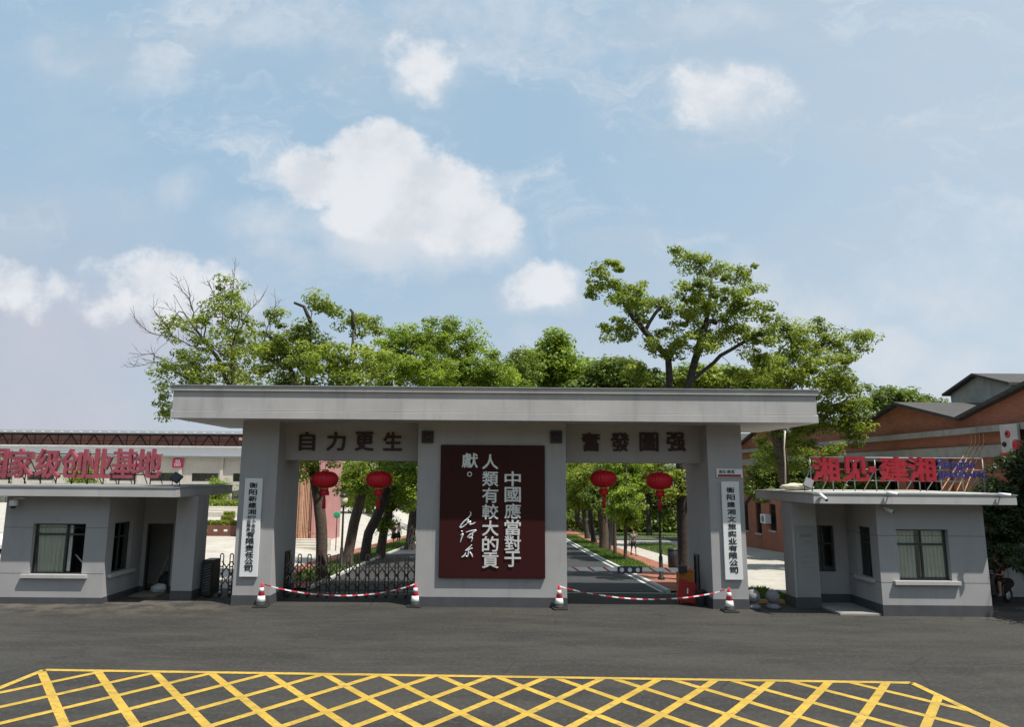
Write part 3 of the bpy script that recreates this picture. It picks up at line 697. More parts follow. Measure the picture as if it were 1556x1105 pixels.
def window(parent, m, r, w, transom=0.26, mull=(0.5,), curtains=(), sill=True, fr=FRAME, panes=None, over=.2):
    u0, v0, u1, v1 = r; t = .04
    mb = MB()
    wb(mb, m, (u0, v0, w), (u1, v0 + t, w + .06)); wb(mb, m, (u0, v1 - t, w), (u1, v1, w + .06))
    wb(mb, m, (u0, v0 + t, w), (u0 + t, v1 - t, w + .06)); wb(mb, m, (u1 - t, v0 + t, w), (u1, v1 - t, w + .06))
    vt = v1 - (v1 - v0) * transom
    wb(mb, m, (u0 + t, vt - .03, w + .004), (u1 - t, vt + .03, w + .056))
    for k in mull:
        uc = u0 + (u1 - u0) * k
        wb(mb, m, (uc - .03, v0 + t, w + .002), (uc + .03, vt - .03, w + .058)); wb(mb, m, (uc - .022, vt + .03, w + .002), (uc + .022, v1 - t, w + .058))
    f = mb.build('window', fr, parent)
    ed = [u0 + t] + [u0 + (u1 - u0) * k for k in mull] + [u1 - t]
    for i in range(len(ed) - 1):
        if panes is None or i in panes:
            g = MB(); wb(g, m, (ed[i] + .02, v0 + t, w + .028), (ed[i + 1] - .02, vt - .03, w + .034)); wb(g, m, (ed[i] + .02, vt + .03, w + .028), (ed[i + 1] - .02, v1 - t, w + .034)); g.build('pane', GLASS, f)
    for (a, b, z0, z1, seed) in curtains:
        vs = []; fs = []; N = 90; rs = random.Random(seed); K = 6
        for j in range(K + 1):
            for i in range(N + 1):
                q = i / N; tt = j / K
                u = u0 + (u1 - u0) * (a + (b - a) * (q + .10 * (1 - tt) * math.sin(3 * q + seed) * (1 - q)))
                wv = -.06 + .038 * math.sin(q * 34 + seed + 1.1 * tt) + .018 * math.sin(q * 71 + seed * 2)
                vs.append(m(u, v0 + (v1 - v0) * (z0 + (z1 - z0) * tt), w + wv))
        for j in range(K):
            for i in range(N): k = j * (N + 1) + i; fs.append((k, k + 1, k + N + 2, k + N + 1))
        MB().add(vs, fs, True).build('curtain', CURTAIN, f, fix=False)
    if sill:
        s = MB(); wb(s, m, (u0 - over, v0 - .11, w - .05), (u1 + over, v0 - .004, .12)); s.build('sill', SILL, f)
    return f

# ---- left guardhouse: main block, recessed doorway wall, slim pier, flat roof
gl = thing('guardhouse', 'grey guardhouse with a missing window pane and open door, left of the gate', 'guardhouse', (-12.9, 0, 0))
ZT = 3.32
lo_, hi_ = at(42, 872, .2), at(124.5, 796, .2)
WF = (at(43, 872, 0).x, at(80, 873, 0).z, at(123.5, 872, 0).x, at(80, 796, 0).z)
WS = (.42, WF[1] - .02, 1.55, WF[3])
DR = (-12.02, 0.0, -11.18, 2.25)
mb = MB()
holed(mb, fmap(0), -15.5, 0, -12.2, ZT, -.22, 0, [WF])
holed(mb, rmap(-12.2), .22, 0, 2.3, ZT, -.22, 0, [WS])
holed(mb, fmap(2.3), -12.199, 0, -11.0, ZT, -.2, 0, [DR])
mb.box((-15.5, .22, 0), (-15.28, 4.0, ZT)); mb.box((-11.2, 2.5, 0), (-11.0, 4.0, ZT))
holed(mb, bmap(3.8), -15.28, 0, -11.2, ZT, 0, .2, [])
mb.build('wall', GREY, gl)
pl_ = MB().box((-10.38, .72, 0), (-9.70, 1.62, ZT)).build('pier', GREY, gl)
mb = MB(); mb.box((-10.392, .708, 0), (-9.688, .721, .31)); mb.box((-9.701, .721, 0), (-9.688, 1.632, .31)); mb.box((-10.392, .721, 0), (-10.379, 1.632, .31)); mb.build('plinth', PLINTH, pl_)
mb = MB()
for z_ in (.92, 2.33): mb.box((-15.503, -.002, z_ - .006), (-12.197, .0, z_ + .006))
mb.build('wall_joint', PLINTH, gl)
mb = MB(); mb.box((-15.512, -.012, 0), (-12.188, .001, .20)); mb.box((-12.201, .001, 0), (-12.188, 2.29, .20)); mb.box((-11.15, 2.288, 0), (-11.0, 2.301, .20)); mb.box((-12.188, 2.288, 0), (-12.02, 2.301, .20))
mb.build('plinth', PLINTH, gl)
MB().box((-15.27, .23, .0), (-12.43, 3.79, .06)).build('floor', CONCRETE, gl)
window(gl, fmap(0), WF, -.20, .22, (.60,), [(.04, .58, .02, .98, 1.0)], panes=(0,))
window(gl, rmap(-12.2), WS, -.18, .3, (.5,))
MB().box((WF[0] + .63 * (WF[2] - WF[0]), .22, WF[1] + .06), (WF[0] + .69 * (WF[2] - WF[0]), .26, WF[3] - .06)).build('open_sash', CREAMFRAME, gl)
MB().tube([(WF[0] + .70 * (WF[2] - WF[0]), .45, WF[1] + .55), (WF[2] - .03, .35, WF[1] + .16)], .022, 6).build('inner_bar', CREAMFRAME, gl)
tag(MB().cbox((-12.02, 1.3, 0), (-11.15, 2.28, .05), .01).build('door_slab', mat('brown_sunlit_concrete', (0.20, 0.165, 0.13), 0.85, 0.25, 4, stain=.4)), kind='structure')  # brown concrete by the door, its colour lightened to show a sunlit patch
d = MB().box((-11.22, 2.52, .04), (-11.17, 3.1, 2.2)); dd = d.build('door', mat('grey_door', (0.2, 0.21, 0.22), 0.5), gl)
MB().tube([(-11.235, 3.0, 1.0), (-11.29, 3.0, 1.0), (-11.29, 2.9, 1.0)], .012, 6).build('handle', SILVER, dd)
mb = MB(); mb.box((-12.05, 2.29, 0), (-11.99, 2.44, 2.25)); mb.box((-11.21, 2.29, 0), (-11.15, 2.44, 2.25)); mb.box((-12.05, 2.291, 2.25), (-11.15, 2.44, 2.31)); mb.build('door_frame', FRAME, gl)
MB().box((-16.3, -.6, ZT), (-9.85, 4.1, 3.60)).build('roof', GREYF, gl, .012)
MB().box((-16.32, -.62, 3.601), (-9.83, 4.12, 3.635)).build('roof_flashing', METALCAP, gl)
MB().box((-16.1, -.4, 3.636), (-10.05, 3.9, 3.66)).build('roof_felt', ROOFTOP, gl)

# things in its doorway
t = thing('broom', 'wooden broom leaning inside the left guardhouse doorway', 'broom', (-11.5, 2.6, 0))
MB().tube([(-11.75, 2.42, .1), (-11.3, 2.56, 1.35)], .014, 6).build('handle', mat('broom_wood', (0.45, 0.35, 0.18), 0.6), t)
MB().prism([(-11.85, .03), (-11.66, .03), (-11.71, .2), (-11.77, .2)], 'y', 2.38, 2.45).build('bristles', mat('broom_straw', (0.4, 0.33, 0.14), 0.9), t)
def lumpy(name, c, r, sc, seed, m, label, cat):
    rs = random.Random(seed); mb = MB().ball((0, 0, 0), 1, n=20); vs = []
    for v in mb.v:
        k = 1 + .14 * math.sin(4 * v[0] + seed) * math.cos(5 * v[1] - seed) + .1 * math.sin(9 * v[2] + 3 * v[0]) + rs.uniform(-.04, .04)
        vs.append((c[0] + v[0] * r * sc[0] * k, c[1] + v[1] * r * sc[1] * k, max(c[2], c[2] + r * sc[2] * .9 + v[2] * r * sc[2] * k)))
    mb.v = vs; return tag(mb.build(name, m), label, cat)
lumpy('plastic_bag', (-11.42, 2.15, .01), .26, (1.0, .7, .6), 3, mat('clear_plastic', (0.55, 0.57, 0.58), 0.35), 'crumpled pale plastic bag on the step of the open door', 'bag')
lumpy('bin_bag', (-11.38, 2.52, .02), .24, (.9, .8, 1.3), 5, RUBBER, 'black bin bag just inside the open doorway', 'bag')

# ---- right guardhouse
gr = thing('guardhouse', 'grey guardhouse with curtained window and stepped recess, right of the gate', 'guardhouse', (13.0, -.9, 0))
XL, XR, YF, YB = 11.74, 15.02, -.9, 1.0
WF = (at(1367.5, 882, YF).x, at(1400, 883, YF).z, at(1447, 882, YF).x, at(1400, 805, YF).z)
WS = (-.45, WF[1], .35, WF[3] + .02)
c0, c1 = at(1232.5, 869, YB), at(1266, 799, YB)
WB = (c0.x, c0.z, c1.x, c1.z)
mb = MB()
holed(mb, fmap(YF), XL, 0, XR, ZT, -.22, 0, [WF])
holed(mb, lmap(XL), YF + .22, 0, YB, ZT, -.22, 0, [WS])
holed(mb, fmap(YB), 10.3, 0, XL - .001, ZT, -.2, 0, [WB])
mb.box((XR - .22, YF + .22, 0), (XR, 3.0, ZT)); mb.box((10.3, YB + .2, 0), (10.45, 2.4, ZT)); mb.box((10.45, 2.25, 0), (11.2, 2.4, ZT)); mb.box((11.2, 2.25, 0), (11.4, 3.0, ZT)); mb.box((11.4, 2.8, 0), (XR - .22, 3.0, ZT))
mb.build('wall', GREY, gr)
mb = MB()
for z_ in (.98, 2.36): mb.box((XL - .003, YF - .002, z_ - .006), (XR + .003, YF, z_ + .006)); mb.box((XL - .002, YF + .002, z_ - .006), (XL, YB, z_ + .006))
mb.build('wall_joint', PLINTH, gr)
pr = MB().box((9.63, .27, 0), (10.43, YB - .001, ZT)).build('pier', GREY, gr)
mb = MB(); mb.box((9.618, .258, 0), (10.442, .271, .33)); mb.box((9.618, .271, 0), (9.631, YB, .33)); mb.box((10.429, .271, 0), (10.442, YB - .013, .33)); mb.build('plinth', PLINTH, pr)
MB().cbox((9.72, .245, .34), (10.40, .269, 2.55), .004).build('notice_panel', mat('grey_notice', (0.235, 0.24, 0.235), 0.6, 0.05), pr)
mb = MB()
mb.box((9.86, .240, 2.20), (10.26, .246, 2.29)); mb.box((9.80, .240, 1.97), (10.32, .246, 1.99)); mb.box((9.98, .240, 2.04), (10.15, .246, 2.07))
for k in range(3): mb.box((9.9, .240, 1.25 + k * .16), (10.24, .246, 1.262 + k * .16))
mb.build('faint_lettering', STONE, pr)
mb = MB(); mb.box((XL - .012, YF - .012, 0), (XR + .012, YF + .001, .33)); mb.box((XL - .012, YF + .001, 0), (XL + .001, YB - .001, .33)); mb.box((10.43, YB - .012, 0), (XL - .013, YB + .001, .33))
mb.box((XR - .001, YF + .001, 0), (XR + .012, 3, .33))
mb.build('plinth', PLINTH, gr)
MB().box((10.46, 1.21, .0), (XR - .23, 2.24, .06)).build('floor', CONCRETE, gr)
window(gr, fmap(YF), WF, -.2, .3, (.52,), [(.0, .44, .03, .99, 2.0), (.55, .97, .05, .99, 5.2)])
window(gr, lmap(XL), WS, -.18, .32, (.5,), [(.1, .6, .0, 1, 3.0)], over=.12)
window(gr, fmap(YB), WB, -.14, .4, (.55,), sill=False)
MB().box((10.6, 1.7, .06), (11.5, 2.2, .8)).build('desk', DARKMETAL, gr)
MB().box((9.58, -1.5, ZT), (15.66, 3.1, 3.60)).build('roof', GREYF, gr, .012)
MB().box((9.56, -1.52, 3.601), (15.68, 3.12, 3.635)).build('roof_flashing', METALCAP, gr)
MB().box((9.8, -1.3, 3.636), (15.45, 2.9, 3.66)).build('roof_felt', mat('pale_roof_felt', (0.42, 0.41, 0.38), 0.9, 0.3, 2), gr)
tag(MB().cbox((10.46, -.85, .0), (11.72, .97, .07), .01).build('door_slab', mat('pale_slab_tile', (0.27, 0.26, 0.235), 0.7, 0.12, 3, stain=.3)), kind='structure')

# ---- cameras, floodlights, pole, loose things on the roofs
CAMW = mat('white_camera_plastic', (0.75, 0.76, 0.78), 0.35, 0.04)
def bullet(c, d, label):
    r = thing('security_camera', label, 'security camera', c, 'white security cameras')
    c = Vector(c); d = Vector(d).normalized()
    MB().tube([c, c + Vector((0, -.10, .0)), c + Vector((0, -.14, .03))], .022, 8).build('bracket', CAMW, r)
    a = c + Vector((0, -.15, .04)) - d * .13; b = a + d * .30
    MB().tube([a, b], .052, 12).build('camera_body', CAMW, r); MB().tube([b, b + d * .012], .042, 12).build('lens', BLACK, r)
bullet(at(1247, 757, -1.5), (.3, -1, -.7), 'white bullet camera on the left end of the right guardhouse fascia')
bullet(at(1350, 752, -1.5), (1, -.6, -.15), 'white bullet camera at the middle of the right guardhouse fascia')
bullet(at(1520, 754, -1.5), (1, -.6, -.1), 'white bullet camera on the right end of the right guardhouse fascia')
bullet(at(1345, 776, -.9), (.7, -1, -.6), 'white camera on the wall under the right guardhouse eaves')
c = at(33, 757, 0)
r = thing('security_camera', 'white dome camera on an arm under the left guardhouse eaves', 'security camera', c, 'white security cameras')
MB().tube([(c.x + .12, 0, c.z), (c.x + .12, -.12, c.z), (c.x - .06, -.26, c.z), (c.x - .06, -.26, c.z - .04)], .025, 8).build('bracket', CAMW, r)
MB().lathe((c.x - .06, -.26, c.z - .24), [(.10, 0), (.12, .03), (.12, .15), (.09, .2), (.03, .21)], 20).build('camera_body', CAMW, r)
MB().ball((c.x - .06, -.26, c.z - .245), .09, (1, 1, .9), 16).build('lens', BLACK, r)
def flood(c, tilt, label, m, sx=1):
    r = thing('floodlight', label, 'floodlight', c, 'floodlights on the guardhouse roofs')
    MB().tube([(c[0] - .12, c[1], c[2] + .01), (c[0] - .12, c[1], c[2] + .22), (c[0] + .12, c[1], c[2] + .22), (c[0] + .12, c[1], c[2] + .01)], .014, 6).build('yoke', DARKMETAL, r)
    bm = bmesh.new(); bmesh.ops.create_cube(bm, size=1); bmesh.ops.scale(bm, vec=(.26 * sx, .09, .30), verts=bm.verts); bmesh.ops.bevel(bm, geom=bm.edges[:], offset=.015, segments=1, affect='EDGES')
    bmesh.ops.rotate(bm, cent=(0, 0, 0), matrix=Matrix.Rotation(tilt, 3, 'X') @ Matrix.Rotation(.5, 3, 'Y'), verts=bm.verts); bmesh.ops.translate(bm, vec=(c[0], c[1], c[2] + .26), verts=bm.verts)
    MB().bm(bm).build('lamp_head', m, r); bm.free()
c = at(1229, 748, -.9); flood((c.x, -.9, 3.66), -.3, 'grey floodlight on the front corner of the right guardhouse roof', STONE)
c = at(267, 738, .3); flood((c.x, .3, 3.66), -.5, 'dark floodlight near the right end of the left guardhouse roof', DARKMETAL, 1.3)
c = at(1194, 745, 1.8); k = at(1193, 655, 1.8)
tag(MB().tube([(c.x, 1.8, 3.66), (c.x + .03, 1.8, 4.6), (c.x + .03, 1.82, 5.1), (k.x + .0, 1.8, k.z)], .028, 8).build('roof_pole', mat('cream_pole', (0.55, 0.52, 0.42), 0.5, 0.1)), 'thin cream pole rising from the left end of the right guardhouse roof', 'pole')
lumpy('cloth_heap', (c.x + .1, 1.2, 3.66), .42, (1.3, .8, .28), 8, mat('cream_cloth', (0.55, 0.50, 0.38), 0.9), 'crumpled cream sheet at the foot of the roof pole', 'cloth')
c = at(1370, 740, 0.2)
tag(MB().box((c.x - .5, .1, 3.66), (c.x + .35, .2, 3.70)).box((c.x - .2, .22, 3.66), (c.x + .5, .30, 3.72)).build('wooden_batten', mat('pale_batten', (0.5, 0.47, 0.40), 0.8)), 'pale battens lying on the right guardhouse roof', 'batten')
for i, (px, h, l) in enumerate(((95, .9, 1), (265, .3, 1))):
    pass

# ---- rooftop letter signs
SIGNRED = mat('faded_red_letter', (0.30, 0.065, 0.09), 0.5, 0.12, 4)
SIGNRED2 = mat('bright_red_letter', (0.27, 0.008, 0.020), 0.45, 0.10, 4)
SIGNBLUE = mat('blue_letter', (0.03, 0.028, 0.17), 0.45, 0.1)
ys_ = 1.9
s1 = thing('rooftop_sign', 'faded red standing letters with backs on the left guardhouse roof', 'rooftop sign', (-13.4, ys_, 3.66))
CH = [('国', -5.5), ('家', 35), ('级', 76), ('创', 115), ('业', 154), ('基', 191), ('地', 228)]
for ch, px in CH:
    c = at(px, 704.5, ys_); letters(ch, (c.x, ys_ - .0, c.z), .9, 'letter', SIGNRED, s1, 0.03, 0.14, fit=(.83, .98))
mb = MB(); za_, zb_ = at(120, 690, ys_).z, at(120, 721, ys_).z
xa_, xb_ = at(-40, 700, ys_).x, at(246, 700, ys_).x
for zz in (za_, zb_): mb.tube([(xa_, ys_ + .06, zz), (xb_, ys_ + .06, zz)], .02, 6)
for i in range(12):
    x = xa_ + (xb_ - xa_) * (i + .3) / 12
    mb.tube([(x, ys_ + .08, 3.655), (x, ys_ + .08, za_ + .1)], .022, 6); mb.tube([(x + .05, ys_ + .9, 3.655), (x, ys_ + .1, za_)], .018, 6)
mb.build('support_frame', DARKMETAL, s1)
s2 = thing('rooftop_sign', 'bright red and blue letters on an open frame on the right guardhouse roof', 'rooftop sign', (12.5, .6, 3.66))
y2 = .6
for ch, px, w in (('湘', 1253, 37), ('见', 1298, 37), ('建', 1356, 40), ('湘', 1399, 37)):
    c = at(px, 713.5, y2); letters(ch, (c.x, y2, c.z), .8, 'letter', SIGNRED2, s2, 0.05, 0.10, fit=(w / 44.5, .77))
c = at(1324, 714, y2); MB().cbox((c.x - .11, y2 - .1, c.z - .09), (c.x + .11, y2, c.z + .09), .01).build('letter_dot', SIGNRED2, s2)
c = at(1451, 707, y2); letters('Xiangjian', (c.x, y2, c.z), .4, 'blue_lettering', SIGNBLUE, s2, 0.012, .05, fit=(1.28, .38), shear=.1)
c = at(1462, 723.5, y2); letters('JIANXIANG', (c.x, y2, c.z), .4, 'blue_lettering', SIGNBLUE, s2, 0.03, .06, fit=(1.62, .27))
PF = mat('galvanised_frame', (0.33, 0.33, 0.32), 0.5, 0.1, metal=.3)
mb = MB(); xa_, xb_ = at(1233, 713, y2).x, at(1496, 713, y2).x
zs = [at(1360, p, y2).z for p in (696, 714, 731)]
for zz in zs: mb.tube([(xa_, y2 + .05, zz), (xb_, y2 + .05, zz)], .018, 6)
for i in range(9):
    x = xa_ + (xb_ - xa_) * i / 8; mb.tube([(x, y2 + .07, 3.655), (x, y2 + .07, zs[0])], .02, 6); mb.tube([(x, y2 + .9, 3.655), (x, y2 + .08, zs[1])], .016, 6)
mb.build('support_frame', PF, s2)
# ------------------------------------------------------------------ brick workshop on the right (long wall at X = 20 facing the drive)
BXW = 20.0
bw = thing('brick_workshop', 'long red brick workshop with a row of gables, right of the drive', 'workshop', (BXW, 20, gz(20, 20)))
y_a, y_b = 0.2, 46.0; zb, zl0, zl1, zc0, zc1 = -2.6, 4.95, 5.42, 5.93, 6.18
peaks = [2.6 + 8.8 * i for i in range(5)]
holes = []
yy = 8.6
while yy < 24: holes.append((yy, 1.2, yy + 2.6, 4.9)); yy += 3.3
for k in range(8): holes.append((24.6 + 2.7 * k, -.1 if k > 1 else .3, 24.6 + 2.7 * k + 1.1, 2.15))
mb = MB(); holed(mb, lmap(BXW), y_a, zb, y_b, zc0, -.35, 0, holes)
prof = [(y_a, zc0)]
ys = [y_a] + [p for q in peaks for p in (q, q + 4.4) if y_a < p < y_b] + [y_b]
for p in ys:
    k = (p - peaks[0]) / 8.8; fr_ = abs(k - round(k)) * 2; prof.append((p, 7.62 - 1.1 * fr_))
prof.append((y_b, zc0))
mb.prism(prof, 'x', BXW, BXW + .35)
wl = mb.build('wall', BRICK, bw)
mb = MB(); mb.box((BXW - .14, y_a - .1, zl0), (BXW + .01, y_b, zl1)); mb.build('lower_band', CONCRETE, bw)
mb = MB(); mb.box((BXW - .26, y_a - .1, zc0), (BXW + .01, y_b, zc1)); mb.build('cornice', CONCRETE, bw)
for i in range(len(prof) - 3):
    (u0, v0), (u1, v1) = prof[i + 1], prof[i + 2]
    mb = MB(); mb.add([(x, u, v + h) for h in (.012, .16) for (x, u, v) in ((BXW - .3, u0, v0), (BXW + 24, u0, v0), (BXW + 24, u1, v1), (BXW - .3, u1, v1))],
                      [(0, 1, 2, 3), (7, 6, 5, 4), (0, 4, 5, 1), (3, 2, 6, 7), (0, 3, 7, 4), (1, 5, 6, 2)]); mb.build('roof', TILE, bw)
mb = MB(); mb.box((BXW, y_a, zb), (BXW + 24, y_a + .35, zc0)); mb.box((BXW, y_b - .35, zb), (BXW + 24, y_b, zc0)); mb.box((BXW + 3, y_a + .4, zb), (BXW + 3.2, y_b - .4, 5.5)); mb.build('end_wall', BRICK, bw)
for k in range(len(holes)):
    h = holes[k]
    if h[3] < 3:
        f = window(bw, lmap(BXW), h, -.22, .28, (.5,), (), True, DARKMETAL, over=.08)
        g = MB()
        for j in range(5): wb(g, lmap(BXW), (h[0] + .1 + j * .22, h[1] + .03, -.1), (h[0] + .13 + j * .22, h[3] - .03, -.07))
        g.build('window_bars', DARKMETAL, f)
    else:
        f = window(bw, lmap(BXW), (h[0], 1.9, h[2], 4.9), -.3, .3, (.33, .66), (), False, DARKMETAL)
mb = MB()
for k in range(6): mb.box((BXW - .12, 7.9 + 3.3 * k, zb), (BXW, 8.5 + 3.3 * k, zl0))
mb.build('brick_column', BRICK, bw)
# monitor roof rising behind the second gable
mo = MB(); ym = peaks[1]; hw = 2.15
mo.prism([(ym - hw, 6.8), (ym + hw, 6.8), (ym + hw, 8.42), (ym, 9.12), (ym - hw, 8.42)], 'x', 24.0, 40.0); m_ = mo.build('roof_monitor', CONCRETE, bw)
for s_ in (-1, 1):
    mb = MB(); q = [(ym, 9.13), (ym + s_ * (hw + .25), 8.37)]
    mb.add([(x, u, v + h) for h in (.0, .12) for (x, u, v) in ((23.7, *q[0]), (40.2, *q[0]), (40.2, *q[1]), (23.7, *q[1]))], [(0, 1, 2, 3), (7, 6, 5, 4), (0, 4, 5, 1), (3, 2, 6, 7), (0, 3, 7, 4), (1, 5, 6, 2)]); mb.build('monitor_roof', TILE, bw)
# air-conditioning unit, coloured wall sculpture, conduits
ac = thing('air_conditioner', 'white air conditioner box on brackets between two barred brick-wall windows', 'air conditioner', (19.7, 30, 1.2))
c = at(1152, 790, 28.2); k = (20 - .5) / c.x
yc = 28.6
MB().cbox((19.55, yc - .45, .75), (19.98, yc + .45, 1.4), .02).build('casing', CAMW, ac)
mb = MB().lathe((0, 0, 0), [(.25, 0), (.25, .01), (.22, .015)], 24); mb.v = [(19.545 - v[2], yc + v[0], 1.08 + v[1]) for v in mb.v]; mb.build('fan_grille', STONE, ac)
MB().box((19.6, yc - .4, .70), (20, yc - .36, .748)).box((19.6, yc + .36, .70), (20, yc + .4, .748)).build('bracket', DARKMETAL, ac)
ws = thing('wall_sculpture', 'red and white painted panel figure fixed to the brick wall near its corner', 'wall decoration', (19.7, 4.2, 5))
MB().cbox((19.60, 3.4, 5.0), (19.72, 4.3, 6.15), .03).build('white_panel', mat('offwhite_panel', (.55, .52, .5), .6), ws)
mb = MB(); mb.ball((19.66, 3.9, 5.78), .2, (.5, 1, 1)); mb.ball((19.66, 3.55, 5.35), .22, (.5, 1, 1.2)); mb.cbox((19.55, 3.8, 4.75), (19.7, 4.35, 5.08), .03); mb.build('red_relief', CONE_RED, ws)
mb = MB(); mb.ball((19.6, 3.9, 5.8), .09, (.6, 1, 1)); mb.ball((19.58, 4.1, 5.4), .10, (.6, 1, 1)); mb.build('dark_relief', BLACK, ws)
pc = mat('orange_conduit', (0.50, 0.27, 0.12), 0.5, 0.15, 5)
for j in range(4):
    top = at(1472 + j * 5.5, 668 - j * .2, 7.4 - j * .12); 
    T = Vector((19.8, 6.2 - .24 * j, 5.55)); B = at(1430 + j * 12, 746, 3.2)
    o = MB().tube([T + Vector((0, 0, .35)), T, B, B + Vector((0, 0, -.12))], .020, 6).build('orange_conduit', pc)
    tag(o, ('%s slanting orange conduit from the brick wall down to the guardhouse roof' % ('leftmost', 'second from left', 'second from right', 'rightmost')[j]), 'conduit', 'orange conduits')

# ------------------------------------------------------------------ long pale factory far left
ZF = gz(-60, 88)
fa = thing('factory', 'long pale factory hall with raised red-trussed clerestory, far left', 'factory', (-60, 88, ZF))
CREAM = mat('cream_render', (0.50, 0.46, 0.41), 0.85, 0.08, .4, stain=.3)
GREYROOF = mat('grey_sheet_roof', (0.17, 0.175, 0.18), 0.6, 0.12, 2, metal=.1)
fx0, fx1, fy = -108, -30, 88
hs = [(x, 2.6, x + 4.2, 3.9) for x in np.arange(fx0 + 2, fx1 - 5, 6.5)] + [(x, -1.2, x + 4.6, 1.2) for x in np.arange(fx0 + 2, fx1 - 5, 6.5)]
mb = MB(); holed(mb, fmap(fy), fx0, ZF - .3, fx1, 6.3, -.4, 0, hs)
mb.box((fx1 - .4, fy + .4, ZF - .3), (fx1, fy + 30, 6.3)); mb.box((fx0, fy + 3, ZF - .3), (fx1 - .5, fy + 3.2, 6.2)); mb.build('wall', CREAM, fa)
mb = MB()
for x in np.arange(fx0, fx1, 6.5): mb.box((x, fy - .25, ZF - .3), (x + .5, fy - .001, 6.3))
mb.build('pilaster', CREAM, fa)
for h in hs: window(fa, fmap(fy), h, -.3, .4, (.25, .5, .75), (), False, FRAME)
mb = MB(); mb.add([(fx0 - .5, fy - .8, 6.3), (fx1 + .5, fy - .8, 6.3), (fx1 + .5, fy + 7, 7.9), (fx0 - .5, fy + 7, 7.9), (fx0 - .5, fy - .8, 6.55), (fx1 + .5, fy - .8, 6.55), (fx1 + .5, fy + 7, 8.1), (fx0 - .5, fy + 7, 8.1)],
                  [(0, 1, 2, 3), (7, 6, 5, 4), (0, 4, 5, 1), (1, 5, 6, 2), (2, 6, 7, 3), (3, 7, 4, 0)]).build('lower_roof', GREYROOF, fa)
MB().box((fx0, fy + 6.8, 8.1), (fx1, fy + 7.0, 8.4)).build('ledge', mat('pale_ledge', (.62, .6, .56), .8), fa)
MB().box((fx0, fy + 9.5, 6), (fx1, fy + 9.8, 10.2)).build('clerestory_wall', mat('red_brown_cladding', (0.62, 0.30, 0.28), 0.8, 0.25, .4, stain=.4), fa)
mb = MB(); x = fx0
while x < fx1 - 3:
    mb.tube([(x, fy + 7.4, 8.3), (x + 1.3, fy + 7.4, 10.2)], .11, 5); mb.tube([(x + 2.6, fy + 7.4, 8.3), (x + 1.3, fy + 7.4, 10.2)], .11, 5); mb.tube([(x + 3.0, fy + 7.4, 8.2), (x + 3.0, fy + 7.4, 10.3)], .08, 5); x += 3.9
mb.box((fx0, fy + 7.35, 9.15), (fx1, fy + 7.45, 9.22)); mb.build('truss', DARKMETAL, fa)
MB().box((fx0, fy + 6.9, 10.15), (fx1, fy + 14, 10.42)).build('eaves', DARKMETAL, fa)
mb = MB(); mb.add([(fx0 - .4, fy + 6.4, 10.42), (fx1 + .4, fy + 6.4, 10.42), (fx1 + .4, fy + 16, 11.35), (fx0 - .4, fy + 16, 11.35), (fx0 - .4, fy + 6.4, 10.5), (fx1 + .4, fy + 6.4, 10.5), (fx1 + .4, fy + 16, 11.45), (fx0 - .4, fy + 16, 11.45)],
                  [(0, 1, 2, 3), (7, 6, 5, 4), (0, 4, 5, 1), (1, 5, 6, 2), (2, 6, 7, 3), (3, 7, 4, 0)]).build('upper_roof', GREYROOF, fa)
for x in np.arange(-84, -38, 1.6): MB().box((x, fy + 6.28, 10.52), (x + .3, fy + 6.5, 10.70)).build('snow_guard', WHITE, fa)
POST = mat('magenta_poster', (0.50, 0.02, 0.10), 0.5)
for px, txt, lb in ((130, '生', 'magenta square poster with a white character, left of three on the factory wall'), (209, '产', 'magenta square poster with a white character, middle of three on the factory wall'), (271, '品', 'magenta square poster with a white character, right of three on the factory wall')):
    c = at(px, 704, fy - .1); r = thing('wall_poster', lb, 'poster', (c.x, fy - .1, c.z), 'magenta posters on the factory')
    MB().cbox((c.x - .85, fy - .35, c.z - .75), (c.x + .85, fy - .26, c.z + .75), .02).build('poster_board', POST, r); letters(txt, (c.x, fy - .351, c.z), 1, 'character', WHITE, r, .02, .03, fit=(.95, .95))

# ------------------------------------------------------------------ orange slatted pavilion
pv = thing('pavilion', 'orange slatted pavilion with pink end wall beyond the left opening', 'pavilion', (-15, 26, gz(-15, 26)))
zg = -1.2
MB().box((-17.5, 26.3, zg), (-12.4, 34, 6.2)).build('wall', mat('salmon_wall', (0.50, 0.24, 0.16), 0.8, 0.1, 1), pv)
MB().box((-12.398, 26, zg), (-12.2, 34.2, 6.3)).build('end_wall', mat('pink_wall', (0.50, 0.24, 0.23), 0.8, 0.08, 1), pv)
SL = mat('orange_slat', (0.66, 0.40, 0.27), 0.6, 0.18, 3)
rs = random.Random(4)
for k in range(3):
    mb = MB(); x = -17.4 + k * 1.68
    while x < -17.4 + (k + 1) * 1.68 - .05: mb.box((x, 26.12 + rs.uniform(0, .08), zg + .4), (x + .045, 26.28, 6.2 + rs.uniform(-.1, .1))); x += rs.uniform(.07, .13)
    mb.build('slat_screen', SL, pv)
MB().box((-17.7, 25.9, 6.301), (-12.1, 34.4, 6.5)).build('roof', mat('salmon_roof', (.45, .25, .2), .8), pv)
mb = MB()
for k in range(9): mb.tube([(-16.5 + k * .6, 24.6, gz(-14, 24.6) + .0), (-16.5 + k * .6, 24.6, gz(-14, 24.6) + 1.25 - k * .09)], .025, 6)
mb.tube([(-16.6, 24.6, gz(-14, 24.6) + 1.3), (-11.6, 24.6, gz(-14, 24.6) + .5)], .03, 6); mb.tube([(-16.6, 24.6, gz(-14, 24.6) + .7), (-11.6, 24.6, gz(-14, 24.6) + .1)], .025, 6)
tag(mb.build('handrail', mat('rust_handrail', (.35, .12, .06), .6)), 'rust-red sloping handrail in front of the slatted pavilion', 'handrail')
mb = MB()
